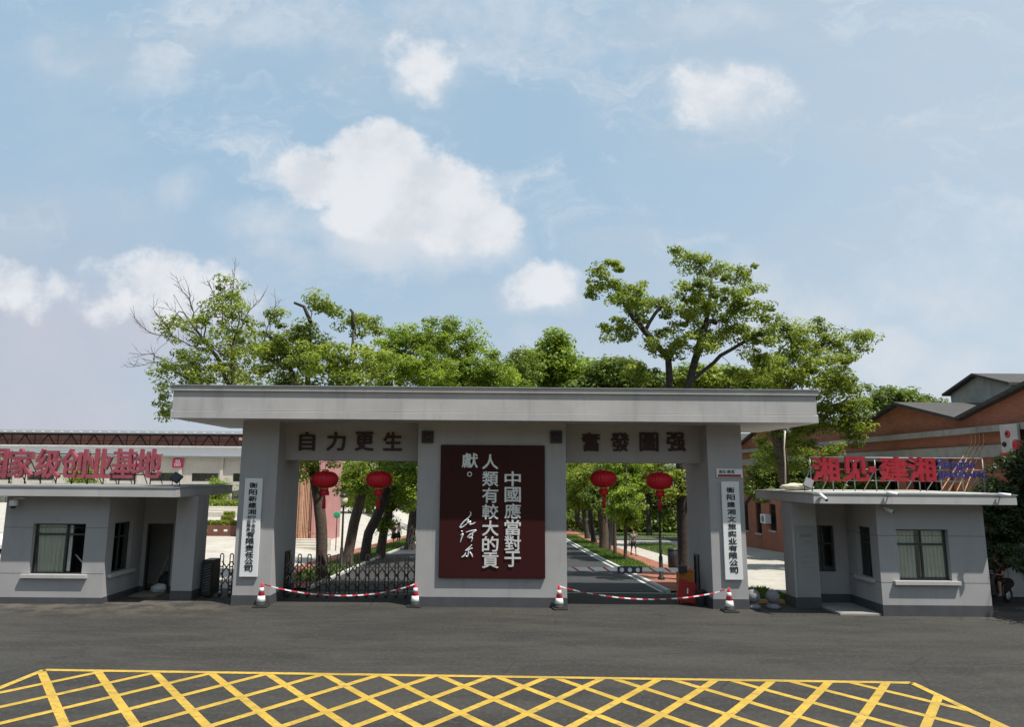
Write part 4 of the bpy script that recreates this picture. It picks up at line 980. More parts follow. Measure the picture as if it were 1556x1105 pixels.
for k in range(4): mb.box((-16 + .3 * k, 22.4 + .35 * k, -1.0), (-10.5, 22.75 + .35 * k, gz(-12, 22.5) + .10 + .13 * k))
tag(mb.build('steps', mat('pale_steps', (.5, .46, .40), .85, .1)), 'pale low steps leading to the slatted pavilion', 'steps')

# ------------------------------------------------------------------ street lamps, bin, sign, planters, fence, car
def lamp(x, y, h, label):
    g = gz(x, y) + .07
    r = thing('street_lamp', label, 'street lamp', (x, y, g), 'slim street lamps along the drive')
    MB().lathe((x, y, g), [(.14, 0), (.15, .02), (.13, .10), (.085, .14), (.08, .9), (.055, .95), (.045, h - .25), (.06, h - .2)], 16).build('post', DARKMETAL, r)
    hd = MB().lathe((x, y, g), [(.06, h - .21), (.17, h - .12), (.20, h + .16), (.16, h + .2)], 16).build('lamp_head', mat('cream_lamp_glass', (.7, .62, .42), .3), r)
    MB().lathe((x, y, g), [(.22, h + .201), (.24, h + .22), (.07, h + .34), (.02, h + .38)], 16).build('lamp_cap', DARKMETAL, hd)
c = onground(1005, 884); lamp(c.x, c.y, 4.0, 'black street lamp on the right pavement, behind the right lantern')
c = onground(518, 866); lamp(c.x, c.y, 3.1, 'black street lamp with cream head between left tree trunks')
c = onground(927, 840); lamp(c.x, c.y, 3.4, 'farthest black street lamp, beside the broad stump on the right verge')
c = onground(1024, 867); g = c.z + .07
r = thing('litter_bin', 'dark double litter bin on the right pavement by the big trunk', 'litter bin', (c.x, c.y, g))
MB().lathe((c.x, c.y, g), [(.24, .05), (.26, .08), (.27, .85), (.24, .88)], 20, .02, 20).build('bin_body', DARKMETAL, r)
MB().lathe((c.x, c.y, g), [(.28, .881), (.29, .92), (.2, .99), (.05, 1.0)], 20).build('lid', DARKMETAL, r); MB().box((c.x - .2, c.y - .1, g), (c.x + .2, c.y + .1, .04 + g)).build('foot', DARKMETAL, r)
c = at(512, 783, 24)
r = thing('green_sign', 'small round green sign on a pole beside the pink end wall', 'sign', (c.x, 24, gz(c.x, 24)))
MB().tube([(c.x, 24.05, gz(c.x, 24)), (c.x, 24.05, c.z)], .03, 8).build('pole', DARKMETAL, r)
mb = MB().lathe((0, 0, 0), [(.20, 0), (.22, .01), (.22, .03), (.2, .04)], 28); mb.v = [(v[0] + c.x, 24.0 - v[2], v[1] + c.z) for v in mb.v]; mb.build('disc', mat('green_sign_paint', (.02, .30, .14), .4), r)

LEAFH = {}
def leaf_cloud(rs, c, rad, n, size, up=.6):
    d = rs.normal(size=(n, 3)); d /= np.linalg.norm(d, axis=1)[:, None]
    p = c + d * rs.uniform(.25, 1, (n, 1)) ** .5 * np.array(rad)
    return p, d
def leaves_mesh(name, P, N, size, tone, m, parent, rs):
    n = len(P); N = N / (np.linalg.norm(N, axis=1)[:, None] + 1e-9)
    a = rs.normal(size=(n, 3)); t = np.cross(N, a); t /= np.linalg.norm(t, axis=1)[:, None] + 1e-9; b = np.cross(N, t)
    l = size * rs.uniform(.6, 1.3, (n, 1)); w = l * rs.uniform(.4, .6, (n, 1)); dr = N * l * .25
    V = np.stack([P - t * l - dr, P + b * w, P + t * l - dr, P - b * w], 1).reshape(-1, 3)
    if parent is not None: V = V - np.array(ORIGIN[parent.name])
    return fast_mesh(name, V, n, 4, np.clip(tone, 0, 1), m, parent)
def shrub(name, label, cat, c, rad, n, size, m, seed, group=None, stems=5, clumps=26):
    rs = np.random.RandomState(seed)
    r = thing(name, label, cat, c, group)
    C = []; mb = MB()
    cc = np.array(c) + np.array([0, 0, rad[2]])
    for k in range(clumps):
        d = rs.normal(size=3); d /= np.linalg.norm(d); q = cc + d * np.array(rad) * rs.uniform(.45, .95); C.append(q)
        if k < stems: mb.tube([Vector(c), Vector((np.array(c) * .5 + q * .5) + rs.normal(size=3) * .05), Vector(q)], [.03 * rad[2] + .01, .02, .006], 6)
    mb.build('stem', BARKDARK, r)
    k = rs.randint(0, clumps, n); P = np.array(C)[k] + rs.normal(size=(n, 3)) * np.array(rad) * .24; P[:, 2] = np.maximum(P[:, 2], c[2] + .05)
    N = rs.normal(size=(n, 3)) * .7 + (P - cc) / np.array(rad) * .6 + np.array([0, 0, .7])
    leaves_mesh('foliage', P, N, size, .5 + .25 * rs.uniform(-1, 1, clumps)[k] + rs.uniform(-.25, .25, n), m, r, rs)
    return r

PLB = mat('brown_planter', (0.14, 0.055, 0.035), 0.6, 0.15)
for i, (px, py, w, d_, lb) in enumerate([(335, 806, 2.6, .6, 'long brown planter box with white squares, nearest the left gap'), (345, 797, .9, .6, 'short brown planter behind the long one'), (348, 786, .9, .6, 'farthest brown planter, high in the left gap')]):
    c = at(px, py, 27 + 7 * i); g = gz(c.x, 27 + 7 * i)
    r = thing('planter', lb, 'planter', (c.x, 27 + 7 * i, g), 'brown planters on the left plaza')
    y_ = 27 + 7 * i
    MB().cbox((c.x - w / 2, y_ - d_ / 2, g - .3), (c.x + w / 2, y_ + d_ / 2, g + .75), .02).build('box', PLB, r)
    mb = MB()
    for k in range(max(2, int(w / .7))): mb.box((c.x - w / 2 + .25 + k * .7, y_ - d_ / 2 - .012, g + .32), (c.x - w / 2 + .5 + k * .7, y_ - d_ / 2 - .001, g + .46))
    mb.build('white_square', WHITE, r)
    rs = np.random.RandomState(60 + i); n = int(900 * w); P = np.c_[rs.uniform(c.x - w / 2, c.x + w / 2, n), rs.uniform(y_ - .3, y_ + .3, n), g + .75 + rs.uniform(0, .3, n)]
    leaves_mesh('planting', P, rs.normal(size=(n, 3)) + np.array([0, 0, .8]), .07, rs.uniform(0, 1, n), LEAF_A, r, rs)
mb = MB()
for k in range(3): mb.box((-34, 52 + 1.1 * k, -1.5), (-20, 53.1 + 1.1 * k, gz(-25, 52) + .5 + .22 * k))
tag(mb.build('steps', mat('pale_steps', (.5, .46, .4), .85, .1)), 'wide pale terrace steps on the left plaza beyond the planters', 'steps')
c = at(338, 772, 66); shrub('hedge', 'low olive-green hedge in front of the dark fence, left gap', 'hedge', (c.x, 66, gz(c.x, 66)), (5, .7, .8), 5000, .12, LEAF_A, 71)
c = at(334, 765, 70); shrub('round_shrub', 'bright green rounded shrub in the left gap', 'shrub', (c.x - .4, 70, gz(c.x, 70) + .6), (1.7, 1.4, 1.6), 5000, .12, LEAF_B, 72)
c = at(128, 735, 60); shrub('bushy_tree', 'small bushy tree standing behind the faded red letters', 'tree', (c.x, 60, gz(c.x, 60)), (2.2, 1.8, 3.1), 6000, .13, LEAF_A, 73)
r = thing('metal_fence', 'dark metal railing fence before the pale factory', 'fence', (-38, 74, gz(-40, 74)))
mb = MB(); g = gz(-40, 74)
for k in range(150): mb.box((-60 + k * .2, 74, g), (-60 + k * .2 + .035, 74.03, g + 1.7))
mb.build('railings', DARKMETAL, r); MB().box((-60, 73.99, g + 1.5), (-30, 74.04, g + 1.55)).box((-60, 73.99, g + .2), (-30, 74.04, g + .25)).build('rail', DARKMETAL, r)

def car(loc, rz, paint, label):
    r = thing('parked_car', label, 'car', loc, None, rz); ORIGIN[r.name] = Vector((0, 0, 0))
    L_, W_ = 4.5, 1.78
    prof = [(-2.2, .30), (-2.25, .62), (-2.1, .86), (-1.15, .98), (-.45, 1.42), (.75, 1.46), (1.55, 1.08), (2.15, 1.0), (2.25, .60), (2.2, .30)]
    bm = bmesh.new(); rows = []
    for (yv, k) in ((-1, .90), (-.88, 1), (.88, 1), (1, .90)):
        rows.append([bm.verts.new((x * (1 if abs(yv) < .95 else .97), yv * W_ / 2 * (1 if z < 1.05 else .86), z)) for x, z in prof])
    for a, b in zip(rows, rows[1:]):
        for i in range(len(prof)): j = (i + 1) % len(prof); bm.faces.new([a[i], a[j], b[j], b[i]])
    bm.faces.new(rows[0]); bm.faces.new(rows[-1][::-1]); bmesh.ops.bevel(bm, geom=bm.edges[:], offset=.04, segments=2, affect='EDGES')
    b = MB().bm(bm, True).build('body', paint, r); bm.free()
    for s in (-1, 1):
        y0 = s * (W_ / 2 - .02)
        MB().add([(-.98, y0 * .97, 1.02), (-.45, y0 * .895, 1.36), (.1, y0 * .885, 1.38), (.1, y0 * .97, 1.02)], [(0, 1, 2, 3)]).add([(.16, y0 * .97, 1.02), (.16, y0 * .885, 1.38), (.72, y0 * .885, 1.38), (1.3, y0 * .97, 1.04)], [(0, 1, 2, 3)]).build('window', BLACK, r)
        MB().ball((-2.12, s * .62, .72), .14, (.6, 1.2, .7), 12).build('headlight', SILVER, r); MB().ball((2.17, s * .66, .84), .12, (.5, 1.1, .9), 12).build('tail_light', CONE_RED, r)
        for x in (-1.38, 1.38):
            mb = MB().lathe((0, 0, 0), [(.24, -.11), (.33, -.09), (.34, 0), (.33, .09), (.24, .11)], 24); mb.v = [(x + v[0], s * .80 + v[2], .33 + v[1]) for v in mb.v]; wv = mb.build('wheel', RUBBER, r)
            mb = MB().lathe((0, 0, 0), [(.2, 0), (.2, .02), (.06, .035)], 16); mb.v = [(x + v[0], s * (.912 + v[2]), .33 + v[1]) for v in mb.v]; mb.build('rim', SILVER, wv)
    MB().add([(-1.14, -.72, 1.0), (-1.14, .72, 1.0), (-.5, .66, 1.40), (-.5, -.66, 1.40)], [(0, 1, 2, 3)]).build('windscreen', BLACK, r)
    return r
c = at(2, 800, 14); car((c.x - 1.9, 14, gz(c.x, 14)), math.pi + .15, mat('white_car_paint', (.7, .71, .72), .25, .02, coat=.5), 'white car with dark windows half out of frame beyond the left guardhouse')

# white panel fence, scooter and shaded bush beside the right guardhouse
r = thing('panel_fence', 'white panel fence in the shade beside the right guardhouse', 'fence', (18, 2.4, 0))
WP = mat('offwhite_panel_paint', (.5, .5, .5), .6, .1, 2, stain=.3)
for k in range(14): MB().cbox((15.4 + k * .52, 2.4, .05), (15.4 + k * .52 + .50, 2.45, 1.9), .01).build('fence_panel', WP, r)
MB().box((15.3, 2.46, .4), (22.6, 2.5, .46)).box((15.3, 2.46, 1.5), (22.6, 2.5, 1.56)).build('rail', WP, r)
# ------------------------------------------------------------------ trees
def tree(name, label, base, trunk, blobs, D, seed, leafm=None, bark=None, n_clump=130, per=55, lsize=.085, step=.42, r0=.22, stubs=(), bare=(), twigs=(), clump_r=.36, group='trees along the drive', extra_trunks=(), flat=.6):
    """base: foot (x, y); trunk: world points up to the fork; blobs: crown masses (px, py, rx, ry[, dy]) measured at depth D metres from the camera"""
    far = D > 52; per = int(per * (1.2 if far else 1.45)); lsize *= (.95 if far else .92); n_clump = int(n_clump * 1.55); clump_r *= .68; r0 *= .85
    leafm = leafm or LEAF_A; bark = bark or BARK
    rs = np.random.RandomState(seed); y0 = D - 22.5
    g = gz(base[0], base[1])
    r = thing(name, label, 'tree', (base[0], base[1], g), group)
    A = []; K = []
    tot = sum(b[2] * b[3] for b in blobs); sc = D / F_PX
    for b in blobs:
        dy = b[4] if len(b) > 4 else rs.uniform(-1.0, 1.0) * min(2.5, b[2] * sc)
        c = np.array(at(b[0], b[1], y0 + dy)); n = max(4, int(n_clump * b[2] * b[3] / tot))
        d = rs.normal(size=(n, 3)); d /= np.linalg.norm(d, axis=1)[:, None]
        A.append(c + d * (rs.uniform(.12, 1, (n, 1)) ** .45) * np.array([b[2] * sc, max(.8, b[2] * sc * .8), b[3] * sc])); K += [1] * n
    for b in bare:
        c = np.array(at(b[0], b[1], y0 + rs.uniform(-1, 1))); n = b[4]
        d = rs.normal(size=(n, 3)); d /= np.linalg.norm(d, axis=1)[:, None]
        A.append(c + d * (rs.uniform(.2, 1, (n, 1)) ** .5) * np.array([b[2] * sc, b[2] * sc * .7, b[3] * sc])); K += [0] * n
    A = np.concatenate(A); K = np.array(K)
    # skeleton: trunk polyline(s), then space colonisation
    P = []; par = []
    def addline(pts, start=-1, stp=step):
        prev = start
        for a, b in zip(pts, pts[1:]):
            a, b = np.array(a, float), np.array(b, float); m = max(1, int(np.linalg.norm(b - a) / stp))
            for i in range(m):
                if prev == -1 and not P: P.append(a); par.append(-1); prev = 0
                P.append(a + (b - a) * (i + 1) / m + rs.normal(size=3) * .012); par.append(prev); prev = len(P) - 1
        return prev
    tr = [(base[0], base[1], g - .05)] + [tuple(t) for t in trunk]
    addline(tr); nt = len(P)
    for et in extra_trunks:
        q = np.array(et[0]); k = int(np.argmin([np.linalg.norm(p - q) for p in P[:nt]])); addline([P[k]] + [tuple(t) for t in et], k)
    zmin = P[nt - 1][2] - .35 * (P[nt - 1][2] - g)
    PA = np.array(P); ok = PA[:, 2] >= zmin
    near = np.zeros(len(A), int); nd = np.full(len(A), 1e9)
    for i in range(len(P)):
        if ok[i]:
            d = np.linalg.norm(A - PA[i], axis=1); m = d < nd; nd[m] = d[m]; near[m] = i
    alive = np.ones(len(A), bool); kill = step * 1.15
    for it in range(90):
        alive &= nd > kill
        if not alive.any(): break
        new = []
        for i in np.unique(near[alive]):
            m = alive & (near == i); v = A[m] - P[i]; v /= np.linalg.norm(v, axis=1)[:, None]; d = v.mean(0) + rs.normal(size=3) * .10
            if par[i] >= 0: q = P[i] - P[par[i]]; d = d + .55 * q / (np.linalg.norm(q) + 1e-9)
            d /= np.linalg.norm(d) + 1e-9; new.append((i, P[i] + d * step))
        for i, p in new:
            P.append(p); par.append(i); d = np.linalg.norm(A - p, axis=1); m = d < nd; nd[m] = d[m]; near[m] = len(P) - 1
    ch = [[] for _ in P]
    for i, q in enumerate(par):
        if q >= 0: ch[q].append(i)
    rad = np.zeros(len(P)); ex = 2.0
    for i in range(len(P) - 1, -1, -1): rad[i] = (sum(rad[c] ** ex for c in ch[i]) ** (1 / ex)) if ch[i] else .011
    for i in range(nt - 2, -1, -1): pass
    f = r0 / max(rad[0], 1e-6)
    rad = np.where(rad > .02, .011 + (rad - .011) * (r0 - .011) / (rad[0] - .011), rad)
    tb, bb_ = MB(), MB()
    def follow(i, q):
        chain = [q] if q >= 0 else []
        while True:
            chain.append(i)
            if not ch[i]: break
            j = max(ch[i], key=lambda c: rad[c])
            for c in ch[i]:
                if c != j: stack.append((c, i))
            i = j
        return chain
    stack = [(0, -1)]; first = True
    while stack:
        i, q = stack.pop(); c = follow(i, q)
        rr = [rad[k] for k in c]
        if q >= 0: rr[0] = min(rr[0], rr[1] * 1.25)
        if first: rr[0] *= 1.35; rr[1] *= 1.08
        (tb if first else bb_).tube([P[k] for k in c], rr, 10 if first else (7 if rr[0] > .05 else 4), caps=False); first = False
    for st in stubs: MB().tube([Vector(p[:3]) for p in st], [p[3] * .72 for p in st], 9).build('cut_limb', BARKDARK, r, fix=False)
    # bare twigs
    for q in np.where(K == 0)[0]:
        p = P[near[q]]; e = A[q] + rs.normal(size=3) * .1
        bb_.tube([p, (p + e) / 2 + rs.normal(size=3) * .06, e], [.012, .009, .004], 4, caps=False)
        for _ in range(3):
            s = p + (e - p) * rs.uniform(.2, 1); u = s + (e - p) * .25 + rs.normal(size=3) * .3 + np.array([0, 0, .15]); bb_.tube([s, u], [.007, .003], 4, caps=False)
    for tw in twigs:
        dy = rs.uniform(-.6, .6); pts = [np.array(at(x, y, y0 + dy)) for x, y in tw]; q = [pts[0]]
        for a, b in zip(pts, pts[1:]):
            m = max(2, int(np.linalg.norm(b - a) / .2)); q += [a + (b - a) * (i + 1) / m + rs.normal(size=3) * .02 for i in range(m)]
        nq = len(q); bb_.tube(q, [.034 * (1 - .8 * i / nq) for i in range(nq)], 5, caps=False)
        for i in range(2, nq):
            for _ in range(2 if i % 2 else 1):
                d = q[i] - q[i - 1]; d /= np.linalg.norm(d) + 1e-9; e = d + rs.normal(size=3) * np.array([.6, .4, .6]) + np.array([-.1, 0, .25]); e /= np.linalg.norm(e); l = rs.uniform(.25, .75)
                k1 = q[i] + e * l * .5 + rs.normal(size=3) * .02; k2 = q[i] + e * l + np.array([0, 0, .06]); bb_.tube([q[i], k1, k2], [.011, .008, .004], 4, caps=False)
                f_ = e + rs.normal(size=3) * .5; bb_.tube([k1, k1 + f_ * .22], [.007, .0035], 4, caps=False)
    tb.build('trunk', bark, r, fix=False); bb_.build('branches', bark, r, fix=False)
    C = A[K == 1]; nC = len(C)
    k = rs.randint(0, nC, nC * per); o = rs.normal(size=(len(k), 3)); o *= np.minimum(1, 1.7 / np.linalg.norm(o, axis=1))[:, None]; rk = clump_r * rs.uniform(.55, 1.35, nC)[k][:, None]
    Q = C[k] + o * rk * np.array([1, 1, flat])
    N = rs.normal(size=Q.shape) * .5 + o * .55 + np.array([0, 0, .7])
    leaves_mesh('crown', Q, N, lsize, .50 + .40 * rs.uniform(-1, 1, nC)[k] + rs.uniform(-.18, .18, len(k)), leafm, r, rs)
    return r

def W(px, py, D, dy=0): p = at(px, py, D - 22.5 + dy); return (p.x, p.y, p.z)
def foot(px, py): p = onground(px, py); return (p.x, p.y)

# left side, front to back
TW = [[(319, 581), (268, 554), (249, 548), (213, 556), (194, 559)], [(343, 542), (296, 507), (276, 483), (257, 466)], [(308, 534), (261, 511), (229, 506), (213, 495), (205, 484)],
      [(300, 500), (288, 456), (274, 436), (269, 423)], [(343, 478), (325, 448), (316, 427)], [(350, 478), (355, 430), (357, 412)], [(292, 470), (286, 440)], [(366, 500), (380, 470), (395, 455)],
      [(262, 511), (250, 490), (232, 470)], [(249, 548), (232, 538), (216, 540)], [(296, 507), (280, 500), (262, 494), (248, 496)], [(340, 500), (334, 455), (340, 430)], [(400, 520), (412, 480), (420, 462)]]
b = W(392, 860, 31)
tree('camphor_tree', 'sparse tall tree with bare twigs at the far left of the gate roof', (b[0], b[1]), [W(388, 720, 31), W(372, 640, 31), W(354, 585, 31), W(352, 530, 31)],
     [(332, 490, 50, 45), (350, 440, 22, 25), (375, 520, 45, 35), (280, 560, 45, 30), (320, 560, 55, 35), (262, 500, 25, 25), (370, 570, 50, 25), (252, 600, 16, 28), (245, 632, 16, 10), (300, 630, 25, 12)], 31, 11,
     n_clump=140, per=38, lsize=.085, r0=.19, twigs=TW, clump_r=.34,
     extra_trunks=([W(372, 640, 31), W(330, 545, 31), W(290, 490, 31), W(270, 460, 31)], [W(372, 640, 31), W(300, 585, 31), W(250, 555, 31), W(215, 545, 31)]))
fx, fyy = foot(490, 884); D = fyy + 22.5
tree('camphor_tree', 'mottled tree with cut limbs, nearest trunk in the left opening', (fx, fyy), [W(488, 790, D), W(476, 705, D), W(470, 640, D)],
     [(420, 505, 30, 34), (482, 462, 30, 14), (468, 520, 30, 45), (500, 555, 60, 40), (445, 555, 50, 32), (545, 495, 36, 22), (545, 560, 50, 40), (410, 545, 28, 25), (470, 715, 22, 22), (530, 712, 30, 14), (520, 610, 60, 20), (430, 600, 40, 20), (505, 470, 16, 10)], D, 12,
     n_clump=165, per=56, lsize=.085, r0=.27, clump_r=.36,
     extra_trunks=([W(470, 640, D), W(430, 530, D), W(410, 500, D)], [W(470, 640, D), W(468, 560, D), W(472, 490, D), W(474, 470, D)], [W(470, 640, D), W(510, 570, D), W(534, 540, D), W(537, 500, D)]),
     stubs=([(*W(472, 490, D), .12), (*W(462, 466, D), .10), (*W(447, 460, D), .075)], [(*W(536, 500, D), .11), (*W(536, 475, D), .09), (*W(532, 470, D), .07)], [(*W(440, 545, D), .13), (*W(420, 520, D), .12), (*W(400, 504, D), .08)]))
fx, fyy = foot(527, 862); D = fyy + 22.5
tree('camphor_tree', 'leaning second trunk in the left opening, full rounded crown', (fx, fyy), [W(535, 810, D), W(548, 755, D), W(560, 700, D), W(590, 640, D)],
     [(610, 525, 45, 35), (655, 510, 40, 25), (590, 565, 40, 35), (640, 560, 55, 30), (575, 720, 45, 22), (540, 735, 30, 25), (600, 610, 60, 20)], D, 13, leafm=LEAF_B, n_clump=170, per=62, lsize=.09, r0=.30, clump_r=.4)
fx, fyy = foot(552, 856); D = fyy + 22.5
tree('camphor_tree', 'dark curving third trunk in the left opening', (fx, fyy), [W(560, 810, D), W(578, 775, D), W(592, 730, D), W(640, 650, D)],
     [(690, 520, 50, 35), (720, 560, 45, 35), (670, 570, 50, 25), (620, 735, 30, 30), (600, 700, 40, 20), (755, 570, 25, 22), (690, 610, 60, 20)], D, 14, leafm=LEAF_B, bark=BARKDARK, n_clump=170, per=62, lsize=.095, r0=.30, clump_r=.42)
fx, fyy = foot(577, 848); D = fyy + 22.5
tree('camphor_tree', 'fourth trunk in the left opening, with low bright green sprouts', (fx, fyy), [W(584, 805, D), W(592, 770, D), W(600, 720, D), W(680, 640, D)],
     [(586, 790, 14, 20, 0), (600, 760, 22, 22), (622, 720, 25, 30), (735, 575, 35, 28), (770, 580, 30, 22), (560, 750, 30, 25), (640, 690, 40, 25)], D, 15, leafm=LEAF_B, n_clump=150, per=55, lsize=.10, r0=.30, clump_r=.42)
fx, fyy = foot(622, 836); D = fyy + 22.5
tree('camphor_tree', 'farthest trunk in the left opening, against the centre pier', (fx, fyy), [W(626, 800, D), W(632, 760, D), W(660, 680, D)],
     [(625, 740, 35, 30), (650, 710, 40, 40), (700, 600, 50, 40), (790, 565, 40, 35), (740, 600, 60, 30)], D, 16, leafm=LEAF_D, bark=BARKDARK, n_clump=150, per=50, lsize=.13, r0=.36, clump_r=.6)
# right side
fx, fyy = foot(1040, 884); D = fyy + 22.5
tree('camphor_tree', 'tallest tree, wide open crown above the right half of the gate roof', (fx, fyy), [W(1038, 800, D), W(1036, 720, D), W(1036, 650, D)],
     [(925, 412, 26, 24), (905, 435, 22, 16), (955, 448, 42, 28), (935, 500, 36, 22), (985, 470, 28, 22), (1005, 520, 30, 28), (1050, 398, 26, 24), (1105, 415, 48, 18), (1080, 440, 50, 24), (1130, 460, 42, 28), (1040, 470, 48, 26), (1110, 505, 50, 28), (1060, 520, 40, 22), (1150, 530, 34, 26), (1165, 490, 20, 26), (960, 570, 40, 18), (1140, 565, 40, 18), (1035, 382, 16, 10), (1020, 740, 30, 26), (1000, 715, 26, 16)], D, 21,
     n_clump=235, per=52, lsize=.085, r0=.30, clump_r=.30, bark=BARKDARK,
     extra_trunks=([W(1036, 650, D), W(1046, 585, D), W(1062, 530, D), W(1076, 470, D), W(1080, 430, D)], [W(1036, 650, D), W(1018, 590, D), W(1016, 545, D), W(990, 515, D), W(960, 480, D), W(935, 440, D)],
                   [W(1046, 585, D), W(1095, 540, D), W(1130, 520, D)], [W(1018, 590, D), W(985, 565, D)]))
tree('camphor_tree', 'broad leafy tree between the gate roof end and the brick gables', (W(1205, 860, 35)[0], 12.5), [W(1198, 760, 35), W(1185, 690, 35), W(1175, 640, 35)],
     [(1195, 520, 42, 30), (1240, 510, 45, 24), (1295, 520, 38, 22), (1215, 565, 50, 32), (1265, 565, 42, 34), (1180, 560, 36, 30), (1290, 605, 36, 38), (1245, 630, 50, 34), (1190, 640, 40, 34), (1185, 690, 40, 30), (1300, 650, 20, 28), (1240, 680, 40, 18), (1165, 600, 30, 30)], 35, 22,
     n_clump=215, per=58, lsize=.095, r0=.30, clump_r=.40)
tree('young_conifer', 'small feathery dark tree between the right pillar and the brick wall', (W(1122, 800, 42)[0], 19.5), [W(1130, 770, 42), W(1150, 740, 42)], [(1160, 712, 22, 22), (1155, 740, 20, 24), (1180, 730, 20, 22), (1170, 690, 16, 14)], 42, 23,
     leafm=LEAF_D, bark=BARKDARK, n_clump=80, per=60, lsize=.09, r0=.12, clump_r=.4, group='small trees by the brick wall')
tree('young_conifer', 'small feathery dark tree just left of the bright red roof letters', (W(1218, 800, 41)[0], 18.5), [W(1216, 740, 41)], [(1205, 720, 22, 22), (1230, 712, 24, 20), (1215, 745, 30, 12), (1250, 735, 20, 14)], 41, 24,
     leafm=LEAF_D, bark=BARKDARK, n_clump=80, per=60, lsize=.09, r0=.12, clump_r=.4, group='small trees by the brick wall')
tree('young_conifer', 'small dark tree behind the middle of the bright red roof letters', (W(1290, 800, 36)[0], 13.5), [W(1290, 745, 36)], [(1270, 738, 24, 14), (1300, 740, 26, 14), (1320, 738, 18, 12)], 36, 25,
     leafm=LEAF_D, bark=BARKDARK, n_clump=60, per=55, lsize=.09, r0=.1, clump_r=.35, group='small trees by the brick wall')
tree('distant_tree', 'dense distant tree showing above the brick gable', (W(1380, 800, 62)[0], 39.5), [W(1378, 700, 62), W(1378, 650, 62)], [(1345, 612, 26, 24), (1375, 612, 34, 20), (1410, 615, 20, 15), (1350, 640, 40, 25), (1400, 640, 40, 20)], 62, 26,
     leafm=LEAF_D, n_clump=130, per=60, lsize=.17, r0=.3, clump_r=.65, group='distant trees')
STK = [(948, 852, 'bright-crowned young tree, nearest on the right verge', 20, 31, LEAF_B, .085), (934, 846, 'slim second tree on the right verge', 18, 32, LEAF_B, .09)]
fx, fyy = foot(950, 854); D = fyy + 22.5
tree('street_tree', 'slim bright-crowned tree nearest on the right verge', (fx, fyy), [W(951, 800, D), W(950, 765, D), W(952, 720, D)], [(950, 765, 26, 28), (965, 735, 26, 22), (955, 705, 36, 20), (940, 735, 22, 22), (955, 790, 16, 16)], D, 31, leafm=LEAF_B, n_clump=120, per=75, lsize=.075, r0=.11, clump_r=.33, group='slim young trees on the right verge')
fx, fyy = foot(934, 846); D = fyy + 22.5
tree('street_tree', 'slim second tree on the right verge behind the bright-crowned one', (fx, fyy), [W(934, 800, D), W(934, 765, D)], [(925, 740, 26, 24), (905, 755, 22, 20), (935, 715, 30, 16)], D, 32, leafm=LEAF_D, n_clump=90, per=65, lsize=.085, r0=.12, clump_r=.38, group='slim young trees on the right verge')
for (px, py, x2, r_, lb, sd, bl) in ((919, 836, 912, .40, 'thick pale stump-like trunk on the right verge', 33, [(900, 725, 40, 22), (885, 755, 24, 18)]), (903, 826, 893, .24, 'leaning dark trunk left of the thick one, right verge', 34, [(880, 735, 30, 24), (905, 710, 30, 20)]),
                                     (893, 820, 884, .26, 'farther leaning dark trunk on the right verge', 35, [(878, 750, 25, 22), (870, 720, 25, 22)]), (878, 806, 876, .34, 'farthest dark trunk beside the centre pier, right opening', 36, [(870, 750, 30, 25), (890, 715, 40, 20), (860, 600, 50, 40), (830, 560, 45, 35), (900, 580, 50, 30)])):
    fx, fyy = foot(px, py); D = min(fyy + 22.5, 75)
    tree('camphor_tree', lb, (fx, D - 22.5), [W(x2 + (px - x2) * .5, 790, D), W(x2, 750, D)], bl, D, sd, leafm=LEAF_A if sd % 2 else LEAF_D, bark=BARK if sd == 33 else BARKDARK, n_clump=120, per=60, lsize=.085 if sd < 36 else .14, r0=r_, clump_r=.42 if sd < 36 else .6)
for (px, py, D, bl, lb, sd) in ((825, 700, 58, [(800, 560, 30, 25), (835, 545, 38, 26), (870, 560, 30, 25), (830, 590, 60, 25), (845, 520, 22, 14)], 'thin-topped distant tree above the middle of the gate roof', 41), (930, 700, 55, [(930, 570, 40, 25), (970, 580, 40, 18), (900, 590, 35, 20)], 'low distant tree under the tallest crown', 42),
                                (1080, 700, 55, [(1060, 575, 40, 18), (1110, 580, 45, 20), (1150, 585, 35, 20)], 'low distant tree left of the broad leafy tree', 43), (560, 760, 85, [(540, 740, 45, 40), (600, 745, 40, 35), (570, 715, 60, 25)], 'dense dark distant tree at the back of the left opening', 44),
                                (985, 770, 75, [(985, 745, 30, 40), (1015, 740, 30, 45), (965, 720, 40, 30)], 'dense dark distant tree at the back of the right opening', 45), (1060, 770, 85, [(1050, 735, 40, 40), (1090, 720, 40, 40)], 'dark distant tree behind the right pillar', 46), (760, 750, 88, [(740, 620, 60, 40), (800, 640, 60, 40), (860, 730, 50, 60), (900, 700, 50, 50)], 'broad distant tree behind the centre pier', 47),
                                (480, 760, 95, [(450, 640, 60, 40), (500, 700, 50, 50), (430, 600, 40, 30)], 'broad distant tree behind the left lintel', 48)):
    p = at(px, 760, D - 22.5)
    tree('distant_tree', lb, (p.x, D - 22.5), [W(px, py + 5, D), W(px, py - 20, D)], bl, D, sd, leafm=(LEAF_D, LEAF_A, LEAF_B)[sd % 3], bark=BARKDARK, n_clump=130, per=55, lsize=.19, step=.8, r0=.3, clump_r=.8, group='distant trees')

